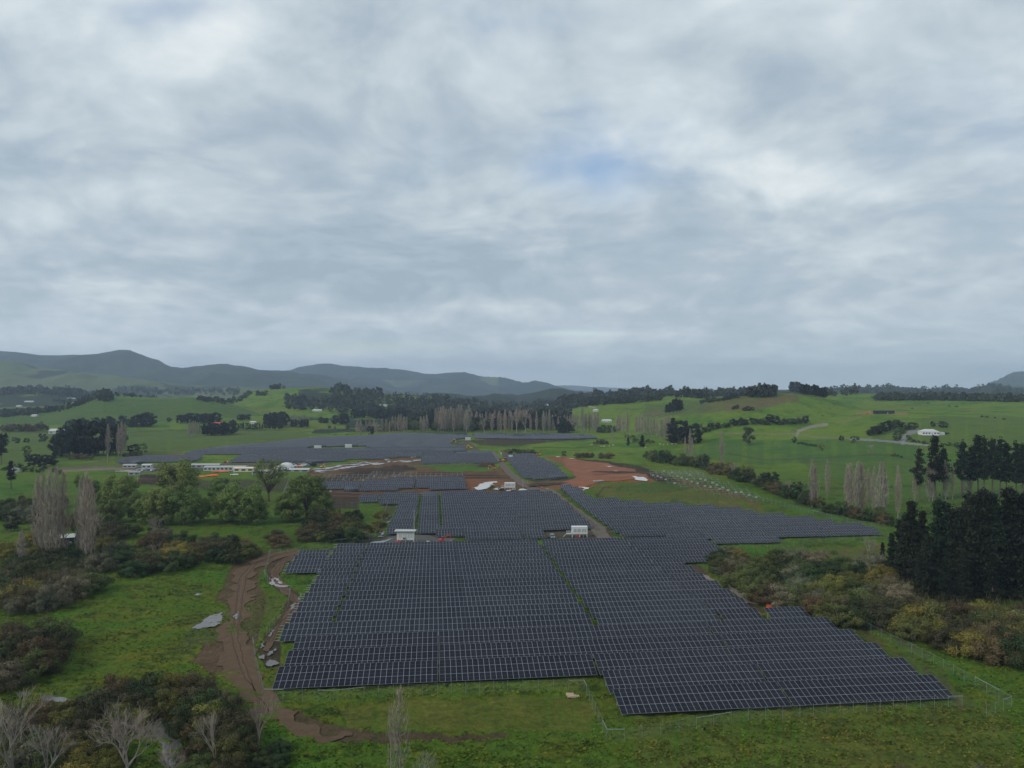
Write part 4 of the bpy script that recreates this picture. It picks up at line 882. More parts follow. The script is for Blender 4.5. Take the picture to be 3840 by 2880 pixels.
def proto(kind, i, T, bark, leaf):
    V, Q = T.crown(); a = T.w.data('trunk', bark); b = mesh_np('crown', V, Q, leaf); PROTO.setdefault(kind, []).append((a, b))
for i in range(4): proto('poplar', i, t_poplar(10 + i, 1.0, .15 + .03 * i, .8), m_barkg, m_twig)
for i in range(3): proto('poplar_big', i, t_poplar(20 + i, .9, .15, 1.0), m_barkg, m_twig)
proto('poplar_thin', 0, t_poplar(31, .6, .26, 1.0), m_barkg, m_twig); proto('poplar_thin', 1, t_poplar(33, .35, .22, 1.0), m_barkg, m_twig)
for i in range(4): proto('willow', i, t_broad(40 + i, .95, 64, 190, .024), m_bark, m_green)
proto('willow_sparse', 0, t_broad(50, 1.0, 46, 60, .022, .45, 1), m_bark, m_green); proto('willow_sparse', 1, t_broad(51, 1.0, 52, 80, .022, .4, 1), m_bark, m_green)
for i in range(3): proto('green_tree', i, t_broad(60 + i, .8, 30, 70, .045), m_bark, m_green)
for i in range(4): proto('dark_tree', i, t_broad(70 + i, .9, 34, 80, .045, .10), m_bark, m_dkgr)
for i in range(3): proto('black_tree', i, t_broad(80 + i, 1.0, 40, 80, .05, .08), m_bark, m_pine)
for nm, m_, tw in (('olive_bush', m_olive, 260), ('brown_bush', m_brown, 600), ('yellow_bush', m_yell, 200), ('dark_bush', m_dkgr, 120), ('grey_bush', m_greyb, 900)):
    for i in range(3): proto(nm, i, t_bush(90 + i + len(nm) * 7, 40, 260, .030, 1.5, tw, .74), m_barkg, m_)
for nm, m_ in (('far_bush', m_dkgr), ('far_brown_bush', m_brown)):
    for i in range(3): proto(nm, i, t_bush(130 + i + len(nm), 14, 45, .09, 1.6), m_bark, m_)
for i in range(4): proto('pine', i, t_pine(140 + i, .34, .40, 60, .024), m_bark, m_pine)
for i in range(5): proto('pine_full', i, t_pine(150 + i, .04, .50, 110, .022, shp=.85), m_bark, m_pine)
for i in range(3): proto('pine_far', i, t_pine(160 + i, .16, .42, 12, .06), m_bark, m_pine)
for i in range(2): proto('bare_pale', i, t_bare(170 + i, 6, .62, r0=.016, twigs=4200), m_barkw, m_twigp)
for i in range(2): proto('bare_round', i, t_bare(180 + i, 5, .5, twigs=1500), m_barkg, m_twig)
for i in range(2): proto('bare_stem', i, t_bare(195 + i, 5, .34, r0=.011, twigs=260), m_barkw, m_twigp)
ntree = [0]; rt = random.Random(5)
def tree(name, kind, px, py, hpx, label, cat='tree', group=None, ws=1.0, lift=0.):
    X, Y, Z = hit(px, py); h = hpx * Y / F; a, b = PROTO[kind][rt.randrange(len(PROTO[kind]))]
    o = empty(name, (X, Y, Z - .1 + lift), rt.uniform(0, 6.28), label, cat, group); ws *= rt.uniform(.9, 1.12); o.scale = (h * ws, h * ws, h)
    link('trunk', a, o); link('crown', b, o); ntree[0] += 1; return o
def along(pts, n, jx=4, jy=2, seed=1):
    g = random.Random(seed); L = [0]
    for a, b in zip(pts[:-1], pts[1:]): L.append(L[-1] + math.hypot(b[0] - a[0], b[1] - a[1]))
    out = []
    for i in range(n):
        t_ = L[-1] * (i + .5) / n; j = next(k for k in range(1, len(L)) if L[k] >= t_ or k == len(L) - 1); u = (t_ - L[j - 1]) / (L[j] - L[j - 1] + 1e-9); a, b = pts[j - 1], pts[j]
        out.append((a[0] + (b[0] - a[0]) * u + g.uniform(-jx, jx), a[1] + (b[1] - a[1]) * u + g.uniform(-jy, jy)))
    return sorted(out)
def row(name, kinds, spots, hpx, words, place, cat='tree', ws=1.0, hv=.15, seed=3, group=None):
    """a row of trees; each label counts them from the left"""
    g = random.Random(seed); spots = sorted(spots, key=lambda s: s[0]); n = len(spots)
    for i, s in enumerate(spots):
        h = (s[2] if len(s) > 2 else hpx) * g.uniform(1 - hv, 1 + hv); k = kinds[g.randrange(len(kinds))]
        lab = '%s, %s %s' % (words, ('leftmost' if i == 0 else 'rightmost' if i == n - 1 else ORD[i] + ' from left') if n > 1 else 'standing', place)
        tree(name, k, s[0], s[1], h, lab, cat, group or (words + 's ' + place), ws)
R = row
# --- the bare poplars behind the farm and across the valley
R('poplar', ['poplar'], [(x, 1622 - abs(x % 3)) for x in (1472, 1483, 1495, 1504, 1515, 1526)], 66, 'bare grey poplar', 'in the row behind the far block', ws=1.1)
R('poplar', ['poplar'], [(1578, 1620), (1589, 1622), (1600, 1621)], 64, 'bare pale poplar', 'of the trio behind the far block', ws=1.2)
R('poplar', ['poplar'], [(1634 + i * 9.6, 1617 + (i * 7) % 5) for i in range(14)], 92, 'bare pinkish poplar', 'in the dense centre row', ws=1.15)
R('poplar', ['poplar'], [(1845, 1622, 78), (1868, 1621, 74), (1878, 1622, 60), (1894, 1622, 84), (1908, 1621, 58), (1920, 1622, 70), (1990, 1622, 66), (2012, 1622, 82), (2038, 1622, 88), (2049, 1621, 70), (2060, 1622, 80), (2074, 1622, 56), (2093, 1622, 62)], 70, 'bare grey poplar', 'behind the far right strip', ws=1.0)
R('poplar', ['poplar'], [(2148, 1622, 80), (2164, 1622, 66), (2184, 1624, 94), (2196, 1622, 70), (2210, 1622, 82), (2219, 1622, 66), (2228, 1622, 78), (2236, 1622, 62)], 80, 'bare grey poplar', 'past the end of the far right strip', ws=1.0)
R('poplar', ['poplar'], [(2316, 1625, 76), (2324, 1624, 70), (2337, 1624, 66), (2353, 1627, 80)], 76, 'bare grey poplar', 'of the loose group by the green knoll', ws=1.15)
R('poplar', ['poplar'], [(2386, 1632), (2397, 1631), (2408, 1633), (2419, 1633), (2430, 1634), (2442, 1636), (2452, 1638), (2463, 1638)], 78, 'bare grey poplar', 'in the row left of the dark conifers', ws=1.05)
R('poplar', ['poplar'], [(2479, 1652, 88), (2495, 1652, 94), (2508, 1650, 86)], 90, 'bare grey poplar', 'of the three beside the dark conifers', ws=1.3)
R('poplar', ['poplar_big'], [(2569, 1722, 92), (2588, 1722, 118), (2596, 1724, 80)], 100, 'bare grey poplar', 'of the trio before the dark conifers')
R('poplar', ['poplar_big'], [(2708, 1756)], 150, 'single broad bare poplar', 'at the hedge in the middle of the right paddocks', ws=1.1)
R('poplar', ['poplar_big'], [(2296, 1663)], 76, 'single slim bare poplar', 'beside the bush clump on the green strip')
R('poplar', ['poplar_big', 'poplar'], [(3046, 1902, 184), (3058, 1900, 150), (3103, 1858, 134), (3180, 1920, 175), (3190, 1922, 190), (3216, 1926, 200), (3232, 1924, 188), (3257, 1905, 150), (3278, 1936, 190), (3306, 1944, 205), (3318, 1942, 180), (3367, 1942, 200)], 180, 'tall bare poplar', 'in the row above the right block', hv=.04)
R('poplar', ['poplar_big', 'poplar'], [(3430, 1880, 112), (3484, 1880, 150), (3498, 1880, 160), (3546, 1875, 145), (3572, 1872, 135), (3611, 1868, 110), (3634, 1862, 128)], 140, 'bare fawn poplar', 'among the pines on the right edge', hv=.04)
R('poplar', ['poplar_big'], [(140, 2092, 320), (162, 2100, 335), (186, 2104, 345), (212, 2104, 345), (238, 2100, 335), (302, 2098, 310), (322, 2106, 330), (342, 2104, 315)], 330, 'tall bare poplar', 'of the big group by the grey shed', hv=.05, ws=.98)
R('poplar', ['poplar'], [(80, 2135, 160)], 160, 'small bare poplar', 'left of the big poplar group', ws=1.2)
R('poplar', ['poplar_big'], [(405, 1712, 124), (444, 1712, 124), (456, 1710, 128), (468, 1708, 120)], 124, 'bare grey poplar', 'in front of the black pine clump', hv=.04, ws=1.2)
R('poplar', ['poplar'], [(708 + i * 8, 1637 - i * .6) for i in range(6)], 56, 'slender pale bare tree', 'before the dark grove in the left paddock')
R('poplar', ['poplar'], [(862, 1600, 34), (872, 1600, 36), (880, 1600, 30)], 34, 'pale bare tree', 'behind the dark grove in the left paddock', ws=1.6)
R('poplar', ['poplar'], [(1080 + i * 9.5, 1592 - i * .3, 34) for i in range(9)], 34, 'pale bare tree', 'between the dark clumps of the left plain', ws=1.6)
R('poplar', ['poplar'], [(2266 + i * 11, 1541 - i * .2, 10) for i in range(8)], 10, 'tiny bare tree', 'in the far row behind the knoll', ws=1.6)
R('poplar', ['poplar_thin'], [(1500, 2935)], 362, 'sparse bare poplar', 'in the foreground before the front fence', ws=1.0, hv=0)
R('poplar', ['poplar_thin'], [(1466, 2930)], 300, 'thin bare poplar stem', 'just left of the foreground poplar', ws=.7, hv=0)
R('sapling', ['bare_round'], [(1562, 2960)], 130, 'low twiggy bare sapling', 'right of the foreground poplar', hv=0)
R('bare_tree', ['bare_stem'], [(967, 2815)], 215, 'pale forked dead tree', 'beside the dirt track corner', ws=1.0, hv=0)
R('bare_tree', ['bare_stem'], [(812, 2900)], 230, 'thin white dead tree', 'at the bottom edge left of the forked one', ws=.8, hv=0)
R('bare_tree', ['bare_pale'], [(475, 2915)], 285, 'large pale pinkish bare tree', 'in the bottom left scrub', hv=0, ws=1.0)
R('bare_tree', ['bare_pale'], [(625, 2945)], 160, 'small pale bare tree', 'right of the large pale one', hv=0)
R('bare_tree', ['bare_round'], [(50, 2930, 330)], 330, 'greyish bare willow', 'in the very bottom left corner', hv=0)
R('bare_tree', ['bare_round'], [(170, 2945, 240)], 240, 'brownish bare willow', 'between the corner willow and the pale tree', hv=0)
R('bare_tree', ['bare_round'], [(1816, 1622, 62), (1938, 1622, 96), (1972, 1622, 98)], 90, 'broad bare pale tree', 'among the poplars behind the far right strip', hv=.02, ws=.9)
R('bare_tree', ['bare_round'], [(582, 2022, 92), (385, 2010, 90)], 90, 'round grey bare tree', 'in the scrub right of the big poplars', hv=.02, ws=1.1)
R('bare_tree', ['bare_stem'], [(600, 2110, 80), (640, 2105, 72)], 80, 'small leafless tree', 'in front of the left scrub hollow', hv=.02, ws=1.1)
R('bare_tree', ['bare_round'], [(3252, 2090, 75)], 75, 'pale bare tree', 'left of the great pines', hv=0)
R('bare_tree', ['bare_round'], [(3275, 1702, 36)], 36, 'low spreading bare tree', 'alone in the right paddock', hv=0, ws=1.2)
# --- pines and dark conifers
R('pine_tree', ['pine_full'], [(3312, 2135, 105), (3345, 2170, 175), (3372, 2150, 200), (3398, 2195, 262), (3424, 2205, 338), (3462, 2185, 270), (3482, 2240, 240), (3520, 2225, 368), (3548, 2180, 290), (3575, 2235, 345), (3604, 2195, 300), (3634, 2238, 388), (3660, 2180, 310), (3688, 2242, 418), (3716, 2200, 330), (3738, 2245, 372), (3768, 2190, 330), (3788, 2245, 408), (3815, 2200, 340), (3842, 2245, 398), (3880, 2240, 390), (3450, 2255, 190), (3610, 2262, 200), (3720, 2268, 190), (3545, 2262, 170)], 340, 'huge black pine', 'in the great stand on the right', hv=.06, ws=.84)
R('pine_tree', ['pine'], [(3448, 1880, 205), (3508, 1880, 248), (3540, 1872, 190), (3607, 1868, 212), (3640, 1862, 190), (3668, 1866, 240), (3692, 1868, 228), (3722, 1868, 226), (3750, 1870, 232), (3776, 1872, 205), (3812, 1878, 215), (3836, 1880, 224), (3868, 1880, 220)], 220, 'tall dark pine with bare trunk', 'behind the great stand', hv=.05, ws=.8)
R('pine_tree', ['pine', 'pine_full', 'black_tree'], [(222, 1715, 92), (243, 1708, 116), (260, 1706, 122), (277, 1708, 130), (298, 1704, 122), (318, 1706, 118), (334, 1706, 132), (350, 1708, 132), (368, 1708, 128), (388, 1706, 122), (424, 1702, 116), (436, 1704, 112)], 120, 'black pine', 'in the clump left of the far left panels', hv=.12, ws=.85)
R('pine_tree', ['pine_full', 'black_tree'], [(2525, 1662, 98), (2545, 1664, 92), (2572, 1664, 86), (2600, 1662, 76), (2618, 1660, 56)], 90, 'big dark conifer', 'in the clump behind the paddock poplars', hv=.03, ws=1.15)
R('pine_tree', ['pine_far'], [(2500, 1552, 38), (2512, 1552, 44), (2524, 1550, 50), (2536, 1548, 52), (2548, 1545, 50), (2556, 1542, 44)], 46, 'dark conifer', 'in the clump on the mid slope', ws=1.3)
R('pine_tree', ['pine_far'], [(2966 + i * 9.8, 1473 + i * 1.75, 44 - i * .2) for i in range(14)], 40, 'dark pine', 'of the plantation crowning the hill', hv=.12, ws=1.6)
R('pine_tree', ['pine'], [(42, 1832, 100), (4, 1745, 130), (20, 1690, 70)], 100, 'dark ragged pine', 'at the left edge of the farm plain', ws=1.1)
R('conifer', ['pine_far'], [(2356, 1674, 34)], 34, 'small rusty conical tree', 'on the green strip', hv=0, ws=1.2)
R('conifer', ['pine_full'], [(2408, 1675, 44)], 44, 'dark dumpy conical tree', 'on the green strip', hv=0, ws=1.4)
R('tree', ['black_tree'], [(1390, 1632, 37)], 37, 'single black tree', 'at the upper corner of the far block', hv=0, ws=.9)
R('tree', ['black_tree'], [(1200, 1586, 26), (1212, 1587, 22), (1222, 1587, 20)], 24, 'dark tree', 'of the small group in the left plain', ws=1.1)
R('tree', ['black_tree'], [(1258, 1590, 34), (1274, 1592, 44), (1292, 1591, 40)], 40, 'black tree', 'of the tall trio in the left plain', ws=1.0, hv=.05)
R('tree', ['black_tree'], [(1364, 1593, 24), (1382, 1593, 23)], 24, 'low black tree', 'of the pair in the left plain', ws=1.3)
R('tree', ['dark_tree'], [(1235, 1606, 14), (1256, 1608, 10), (1303, 1612, 16)], 13, 'small round tree', 'on the lower left plain', ws=1.2)
R('tree', ['pine_far', 'black_tree'], along([(1003, 1602), (1065, 1600)], 7, 3, 3), 46, 'black tree', 'of the clump nearest the farm on the plain')
R('tree', ['pine_far', 'black_tree'], along([(1090, 1604), (1160, 1602)], 8, 3, 3, 4), 30, 'dark conifer', 'of the row before the pale bare trees')
R('tree', ['pine_far', 'black_tree'], along([(988, 1592), (1075, 1586)], 9, 3, 3, 5), 44, 'dark tree', 'in the grove above the far block')
R('tree', ['pine_far', 'dark_tree'], along([(886, 1611), (1062, 1610)], 15, 3, 2, 6), 26, 'dark shelter tree', 'in the belt across the left plain', hv=.3)
R('tree', ['pine_far', 'black_tree'], along([(762, 1635), (878, 1628)], 11, 3, 2, 7), 48, 'black tree', 'in the grove with the pale trunks', ws=1.1)
R('tree', ['black_tree'], along([(672, 1586), (820, 1583)], 10, 4, 2, 8), 36, 'dark tree', 'in the grove below the left green hill', ws=1.1)
R('tree', ['black_tree'], along([(893, 1574), (932, 1575)], 4, 2, 1, 9), 22, 'dark tree', 'of the small clump below the hill', ws=1.1)
R('tree', ['black_tree'], [(512, 1600, 50), (528, 1600, 46), (548, 1600, 54), (566, 1600, 52), (486, 1602, 38)], 50, 'dark tree', 'in the clump right of the hidden cabins', ws=1.1)
R('tree', ['black_tree'], along([(250, 1606), (470, 1602)], 14, 5, 3, 10), 36, 'dark tree', 'in the belt behind the black pines', hv=.3)
R('tree', ['black_tree'], [(636, 1581, 18)], 18, 'lone dark tree', 'before the left green hill', ws=1.3)
R('tree', ['far_brown_bush'], along([(5, 1617), (172, 1616)], 12, 3, 2, 11), 38, 'brown hedge tree', 'in the block at the far left', ws=.8)
R('tree', ['dark_tree'], [(65, 1662, 22), (99, 1660, 20), (160, 1657, 32), (52, 1655, 18)], 22, 'small dark tree', 'scattered in the far left paddock', ws=1.2)
R('tree', ['green_tree'], [(99, 1712, 42), (532, 1708, 50)], 46, 'round light green tree', 'flanking the black pine clump', ws=1.1, hv=0)
R('tree', ['black_tree'], [(125, 1750, 52), (165, 1752, 50), (192, 1745, 36)], 50, 'black spreading tree', 'below the far left paddock', ws=1.3, hv=.05)
R('tree', ['black_tree'], [(500, 1700, 40)], 40, 'black flat topped tree', 'right of the black pine clump', ws=1.4)
R('bush', ['far_brown_bush'], along([(265, 1722), (350, 1722)], 5, 5, 2, 12) + along([(470, 1712), (520, 1710)], 3, 3, 2, 13), 26, 'brown bush', 'at the foot of the black pines', 'bush')
R('bush', ['far_bush'], along([(10, 1760), (240, 1775)], 9, 8, 8, 14), 26, 'dark bush', 'on the bank at the left edge', 'bush', hv=.35)
R('poplar', ['poplar'], along([(1740, 1601), (1990, 1600)], 20, 4, 2, 51), 56, 'hazy bare poplar', 'in the second line behind the centre row', ws=1.5)
R('poplar', ['poplar'], along([(2040, 1604), (2250, 1600)], 18, 3, 2, 52), 46, 'hazy bare poplar', 'in the second line behind the right strip', ws=1.5)
R('poplar', ['poplar'], along([(1330, 1624), (1470, 1622)], 9, 5, 2, 53), 52, 'thin brown poplar', 'left of the row behind the far block', ws=1.5, hv=.25)
R('tree', ['willow_sparse', 'bare_round'], along([(1440, 1621), (1830, 1618)], 9, 6, 1, 54), 44, 'brownish half bare tree', 'at the foot of the poplar rows', hv=.2)
# dark belt behind the poplars
R('tree', ['dark_tree', 'black_tree'], along([(1425, 1616), (1800, 1612)], 26, 4, 2, 15), 46, 'dark tree', 'in the belt right behind the far block', hv=.3)
R('tree', ['black_tree', 'dark_tree'], along([(1810, 1612), (2120, 1612)], 20, 4, 2, 16), 42, 'black tree', 'in the belt behind the far right strip', hv=.3)
R('tree', ['black_tree', 'pine_far'], along([(1560, 1596), (2140, 1594)], 34, 6, 4, 17), 54, 'black tree', 'in the tall wood behind the poplars', hv=.2)
R('tree', ['black_tree', 'pine_far'], along([(1323, 1566), (1510, 1572)], 18, 4, 3, 18), 38, 'black tree', 'in the wood at the end of the plain', hv=.25)
R('tree', ['black_tree'], along([(2100, 1622), (2142, 1622)], 4, 2, 2, 19), 44, 'round black tree', 'in the gap between the poplar rows', ws=1.2)
R('tree', ['dark_tree', 'far_bush'], along([(2240, 1622), (2310, 1618)], 7, 3, 3, 20), 28, 'dark garden tree', 'around the farmhouse by the knoll', hv=.3)
R('bush', ['far_brown_bush'], [(2238, 1664, 20), (2250, 1666, 26), (2264, 1666, 22), (2276, 1664, 16)], 20, 'dark bush', 'at the foot of the slim poplar', 'bush')
R('bush', ['far_brown_bush'], [(2385, 1658, 22), (2430, 1660, 22), (2445, 1662, 18), (2350, 1640, 18), (2370, 1642, 18)], 20, 'brown bush', 'between the two conical trees', 'bush')
R('bush', ['far_brown_bush', 'far_bush'], [(1908, 1698, 24), (1925, 1704, 34), (1940, 1704, 26), (1962, 1704, 22), (1980, 1704, 28), (1996, 1702, 24)], 26, 'brown bush', 'behind the small right block', 'bush')
R('bush', ['far_brown_bush'], along([(2155, 1716), (2230, 1716)], 6, 3, 2, 21) + along([(2250, 1718), (2300, 1720)], 4, 3, 2, 22), 26, 'grey brown bush', 'in the row above the red earth', 'bush')
R('tree', ['dark_tree'], [(2115, 1712, 22), (2456, 1696, 12)], 20, 'small dark tree', 'standing alone on the green strip', hv=0)
R('tree', ['dark_tree'], [(2806, 1668, 70)], 68, 'big solitary dark tree', 'in the middle right paddock', ws=.9, hv=0)
R('tree', ['dark_tree'], [(2977, 1661, 24)], 24, 'dark round tree', 'at the end of the short hedge', hv=0)
R('tree', ['green_tree', 'dark_tree'], [(3081, 1690, 30), (3200, 1662, 30), (3216, 1650, 16), (3155, 1652, 22)], 26, 'small paddock tree', 'before the country road', hv=.05)
R('bush', ['far_bush'], along([(2988, 1664), (3064, 1676)], 9, 2, 1, 23), 12, 'dark hedge bush', 'in the short hedge', 'bush')
R('tree', ['black_tree', 'far_bush'], along([(2632, 1622), (2680, 1608), (2760, 1592), (2900, 1588), (3020, 1590)], 26, 4, 4, 24), 26, 'black tree', 'in the long hedge on the right slope', ws=1.1, hv=.3)
R('tree', ['black_tree', 'far_bush'], along([(2625, 1512), (2700, 1504), (2810, 1482)], 15, 3, 3, 25), 18, 'black tree', 'in the gully wood on the hill flank', ws=1.3, hv=.3)
R('tree', ['black_tree'], [(2750, 1535, 14), (2762, 1532, 16), (2790, 1541, 14), (2806, 1540, 18), (2822, 1538, 14)], 16, 'dark scrub tree', 'on the brown hill face', ws=1.3)
R('tree', ['black_tree', 'dark_tree'], [(3262, 1634, 26), (3276, 1632, 34), (3290, 1628, 34), (3304, 1624, 38), (3322, 1618, 44), (3344, 1612, 38), (3362, 1606, 34), (3376, 1604, 26)], 34, 'dark tree', 'in the bank left of the white farmhouse', ws=1.2, hv=.06)
R('tree', ['dark_tree'], [(3367, 1652, 40), (3386, 1626, 24), (3404, 1612, 24), (3420, 1612, 30), (3436, 1604, 20), (3500, 1600, 22), (3532, 1604, 26), (3545, 1604, 22)], 24, 'dark garden tree', 'around the white farmhouse', ws=1.2, hv=.05)
R('bush', ['far_bush'], [(3405, 1640, 14), (3412, 1650, 16), (3425, 1658, 16), (3445, 1662, 14), (3470, 1666, 18), (3540, 1628, 12), (3555, 1628, 10), (3556, 1672, 20), (3590, 1680, 26)], 16, 'garden bush', 'below the white farmhouse', 'bush', hv=.05)
R('bush', ['far_bush'], [(3350, 1710, 14), (3368, 1712, 10), (3380, 1716, 10), (3685, 1565, 10), (3702, 1566, 10), (3730, 1568, 8), (3765, 1574, 9), (3560, 1525, 8), (3585, 1527, 9), (3420, 1533, 6), (3480, 1514, 7), (3270, 1492, 8), (3030, 1562, 8), (3084, 1560, 6)], 10, 'tiny dark bush', 'dotting the right hills', 'bush', hv=.1)
# the hedge that runs down the right of the farm
HEDGE = [(2425, 1722), (2500, 1738), (2600, 1748), (2720, 1780), (2830, 1818), (2900, 1842), (2980, 1872), (3060, 1904), (3170, 1934), (3260, 1950), (3350, 1972)]
R('hedge_bush', ['far_bush', 'dark_bush', 'brown_bush', 'olive_bush'], along(HEDGE, 46, 6, 5, 26), 50, 'mixed hedge bush', 'in the long hedge behind the racks', 'hedge bush', hv=.35)
R('tree', ['dark_tree'], [(2896, 1838, 74), (2870, 1832, 60), (2990, 1870, 70), (2560, 1742, 40), (2640, 1748, 46), (2478, 1728, 30)], 60, 'dark tree', 'rising from the long hedge', hv=.06)
R('tree', ['willow_sparse', 'bare_round'], [(2620, 1748, 44), (2750, 1790, 58), (2800, 1806, 66), (2960, 1868, 70)], 55, 'grey green willow', 'in the long hedge', hv=.06, ws=1.1)
# --- the green trees in the left middle ground
R('willow_tree', ['willow'], [(664, 1890, 172, ), (450, 1905, 130), (610, 1965, 140), (690, 1968, 150), (420, 1962, 100), (520, 1950, 105), (560, 1962, 110), (750, 1955, 95), (905, 1962, 165), (860, 1955, 120), (830, 1892, 100), (1150, 1948, 168), (1085, 1955, 110), (1210, 1948, 105), (960, 1965, 110), (380, 1900, 60)], 130, 'leafy spring green willow', 'in the left middle grove', hv=.03, ws=1.05)
R('willow_tree', ['willow_sparse'], [(1008, 1880, 168), (1120, 1900, 120)], 160, 'half leafed willow with dark limbs', 'rising from the left middle grove', hv=.0, ws=1.0)
R('tree', ['dark_tree', 'willow'], [(330, 1870, 70), (350, 1862, 60), (470, 1850, 50), (40, 1990, 80), (300, 1830, 50)], 60, 'dull green tree', 'behind the big bare poplars', hv=.1)
R('tree', ['dark_tree'], [(870, 2120, 120)], 120, 'narrow speckled tree', 'at the edge of the left scrub', ws=.62, hv=0)
def scatter(n, poly, seed, hfun, kinds, words, place, name='bush', cat='bush', ws=1.0):
    g = random.Random(seed); xs = [p[0] for p in poly]; ys = [p[1] for p in poly]; S = []; t0 = 0
    while len(S) < n and t0 < 60000:
        t0 += 1; x, y = g.uniform(min(xs), max(xs)), g.uniform(min(ys), max(ys))
        if inpoly([x], [y], poly)[0] and all(abs(x - a) > 34 or abs(y - b) > 13 for a, b, _ in S): S.append((x, y, hfun(x, y)))
    row(name, kinds, S, 50, words, place, cat, ws, .22, seed)
KB = ['olive_bush', 'brown_bush', 'dark_bush', 'dark_bush', 'dark_bush', 'olive_bush', 'grey_bush', 'brown_bush', 'yellow_bush']
scatter(44, [(20, 2120), (420, 2060), (660, 2040), (900, 2045), (1120, 2020), (1200, 2030), (1000, 2066), (860, 2122), (640, 2150), (430, 2185), (330, 2240), (60, 2280)], 31, lambda x, y: 62 + (y - 2050) * .16, KB, 'scrub bush', 'in the left thicket', ws=1.25)
scatter(22, [(0, 2200), (320, 2180), (300, 2250), (180, 2300), (40, 2300)], 32, lambda x, y: 100, ['brown_bush', 'olive_bush', 'grey_bush', 'brown_bush'], 'brown scrub bush', 'at the left end of the thicket')
scatter(34, [(0, 1900), (240, 1890), (420, 1960), (620, 2000), (640, 2050), (400, 2080), (20, 2110)], 33, lambda x, y: 62, KB + ['grey_bush', 'yellow_bush'], 'mixed shrub', 'around the grey shed', 'shrub', 'shrub', 1.2)
scatter(16, [(1150, 1985), (1230, 1960), (1340, 1945), (1350, 1985), (1330, 2030), (1220, 2040), (1150, 2030)], 34, lambda x, y: 62, ['brown_bush', 'olive_bush', 'dark_bush', 'olive_bush'], 'scrub bush', 'beside the fence left of the white box', ws=1.2)
scatter(20, [(0, 2420), (200, 2420), (225, 2480), (160, 2560), (0, 2590)], 35, lambda x, y: 130, ['brown_bush', 'dark_bush', 'grey_bush', 'olive_bush'], 'dark scrub bush', 'on the left edge above the stream', ws=1.05)
scatter(46, [(330, 2640), (420, 2610), (640, 2600), (840, 2620), (860, 2720), (930, 2830), (880, 2960), (720, 2960), (760, 2800), (560, 2690), (470, 2760), (360, 2760)], 36, lambda x, y: 118, ['brown_bush', 'olive_bush', 'brown_bush', 'dark_bush', 'yellow_bush'], 'foreground scrub bush', 'in the mass beside the dirt track', ws=1.05)
scatter(30, [(0, 2700), (250, 2690), (420, 2760), (460, 2960), (0, 2990)], 37, lambda x, y: 110, ['olive_bush', 'yellow_bush', 'brown_bush', 'grey_bush'], 'olive scrub bush', 'in the bottom left corner', ws=1.05)
scatter(9, [(930, 2830), (1060, 2810), (1090, 2880), (960, 2960)], 38, lambda x, y: 60, ['dark_bush'], 'low dark bush', 'under the forked dead tree', ws=1.2)
scatter(50, [(2660, 2110), (2780, 2068), (2960, 2096), (3120, 2118), (3330, 2130), (3420, 2240), (3330, 2330), (3100, 2300), (2960, 2290), (2850, 2265), (2760, 2215)], 39, lambda x, y: 66 + (y - 2080) * .12, ['olive_bush', 'dark_bush', 'brown_bush', 'dark_bush', 'olive_bush', 'yellow_bush', 'grey_bush'], 'scrub bush', 'on the bank right of the front block', ws=1.25)
scatter(52, [(3000, 2305), (3250, 2320), (3500, 2335), (3900, 2360), (3920, 2520), (3700, 2470), (3500, 2420), (3300, 2370), (3100, 2345)], 40, lambda x, y: 92 + (x - 3000) * .05, ['yellow_bush', 'brown_bush', 'olive_bush', 'dark_bush', 'brown_bush', 'yellow_bush'], 'autumnal shrub', 'below the great pines', 'shrub', 'shrub', 1.15)
scatter(8, [(3350, 2930), (3700, 2930), (3860, 2960), (3300, 3000)], 41, lambda x, y: 70, ['grey_bush', 'brown_bush'], 'dry grey bush', 'at the bottom right edge', ws=1.3)
R('bush', ['yellow_bush'], [(1418, 1975, 40), (1400, 1995, 30), (1428, 1940, 34)], 30, 'yellow green bush', 'against the inner left fence', 'bush', ws=1.3)
R('bush', ['grey_bush'], [(1368, 2018, 34)], 34, 'pale round bush', 'left of the fence corner', 'bush', ws=1.2, hv=0)
R('bush', ['dark_bush'], [(1175, 1749, 20)], 20, 'small dark tree', 'at the end of the parked cars', 'bush', ws=.9, hv=0)
R('bush', ['yellow_bush', 'dark_bush'], [(1845, 1836, 24)], 22, 'round green bush', 'beside the milky puddle', 'bush', ws=.8, hv=0)
R('bush', ['olive_bush'], [(290, 2240, 54)], 54, 'light green shrub', 'at the edge of the left meadow', 'bush', ws=.8, hv=0)
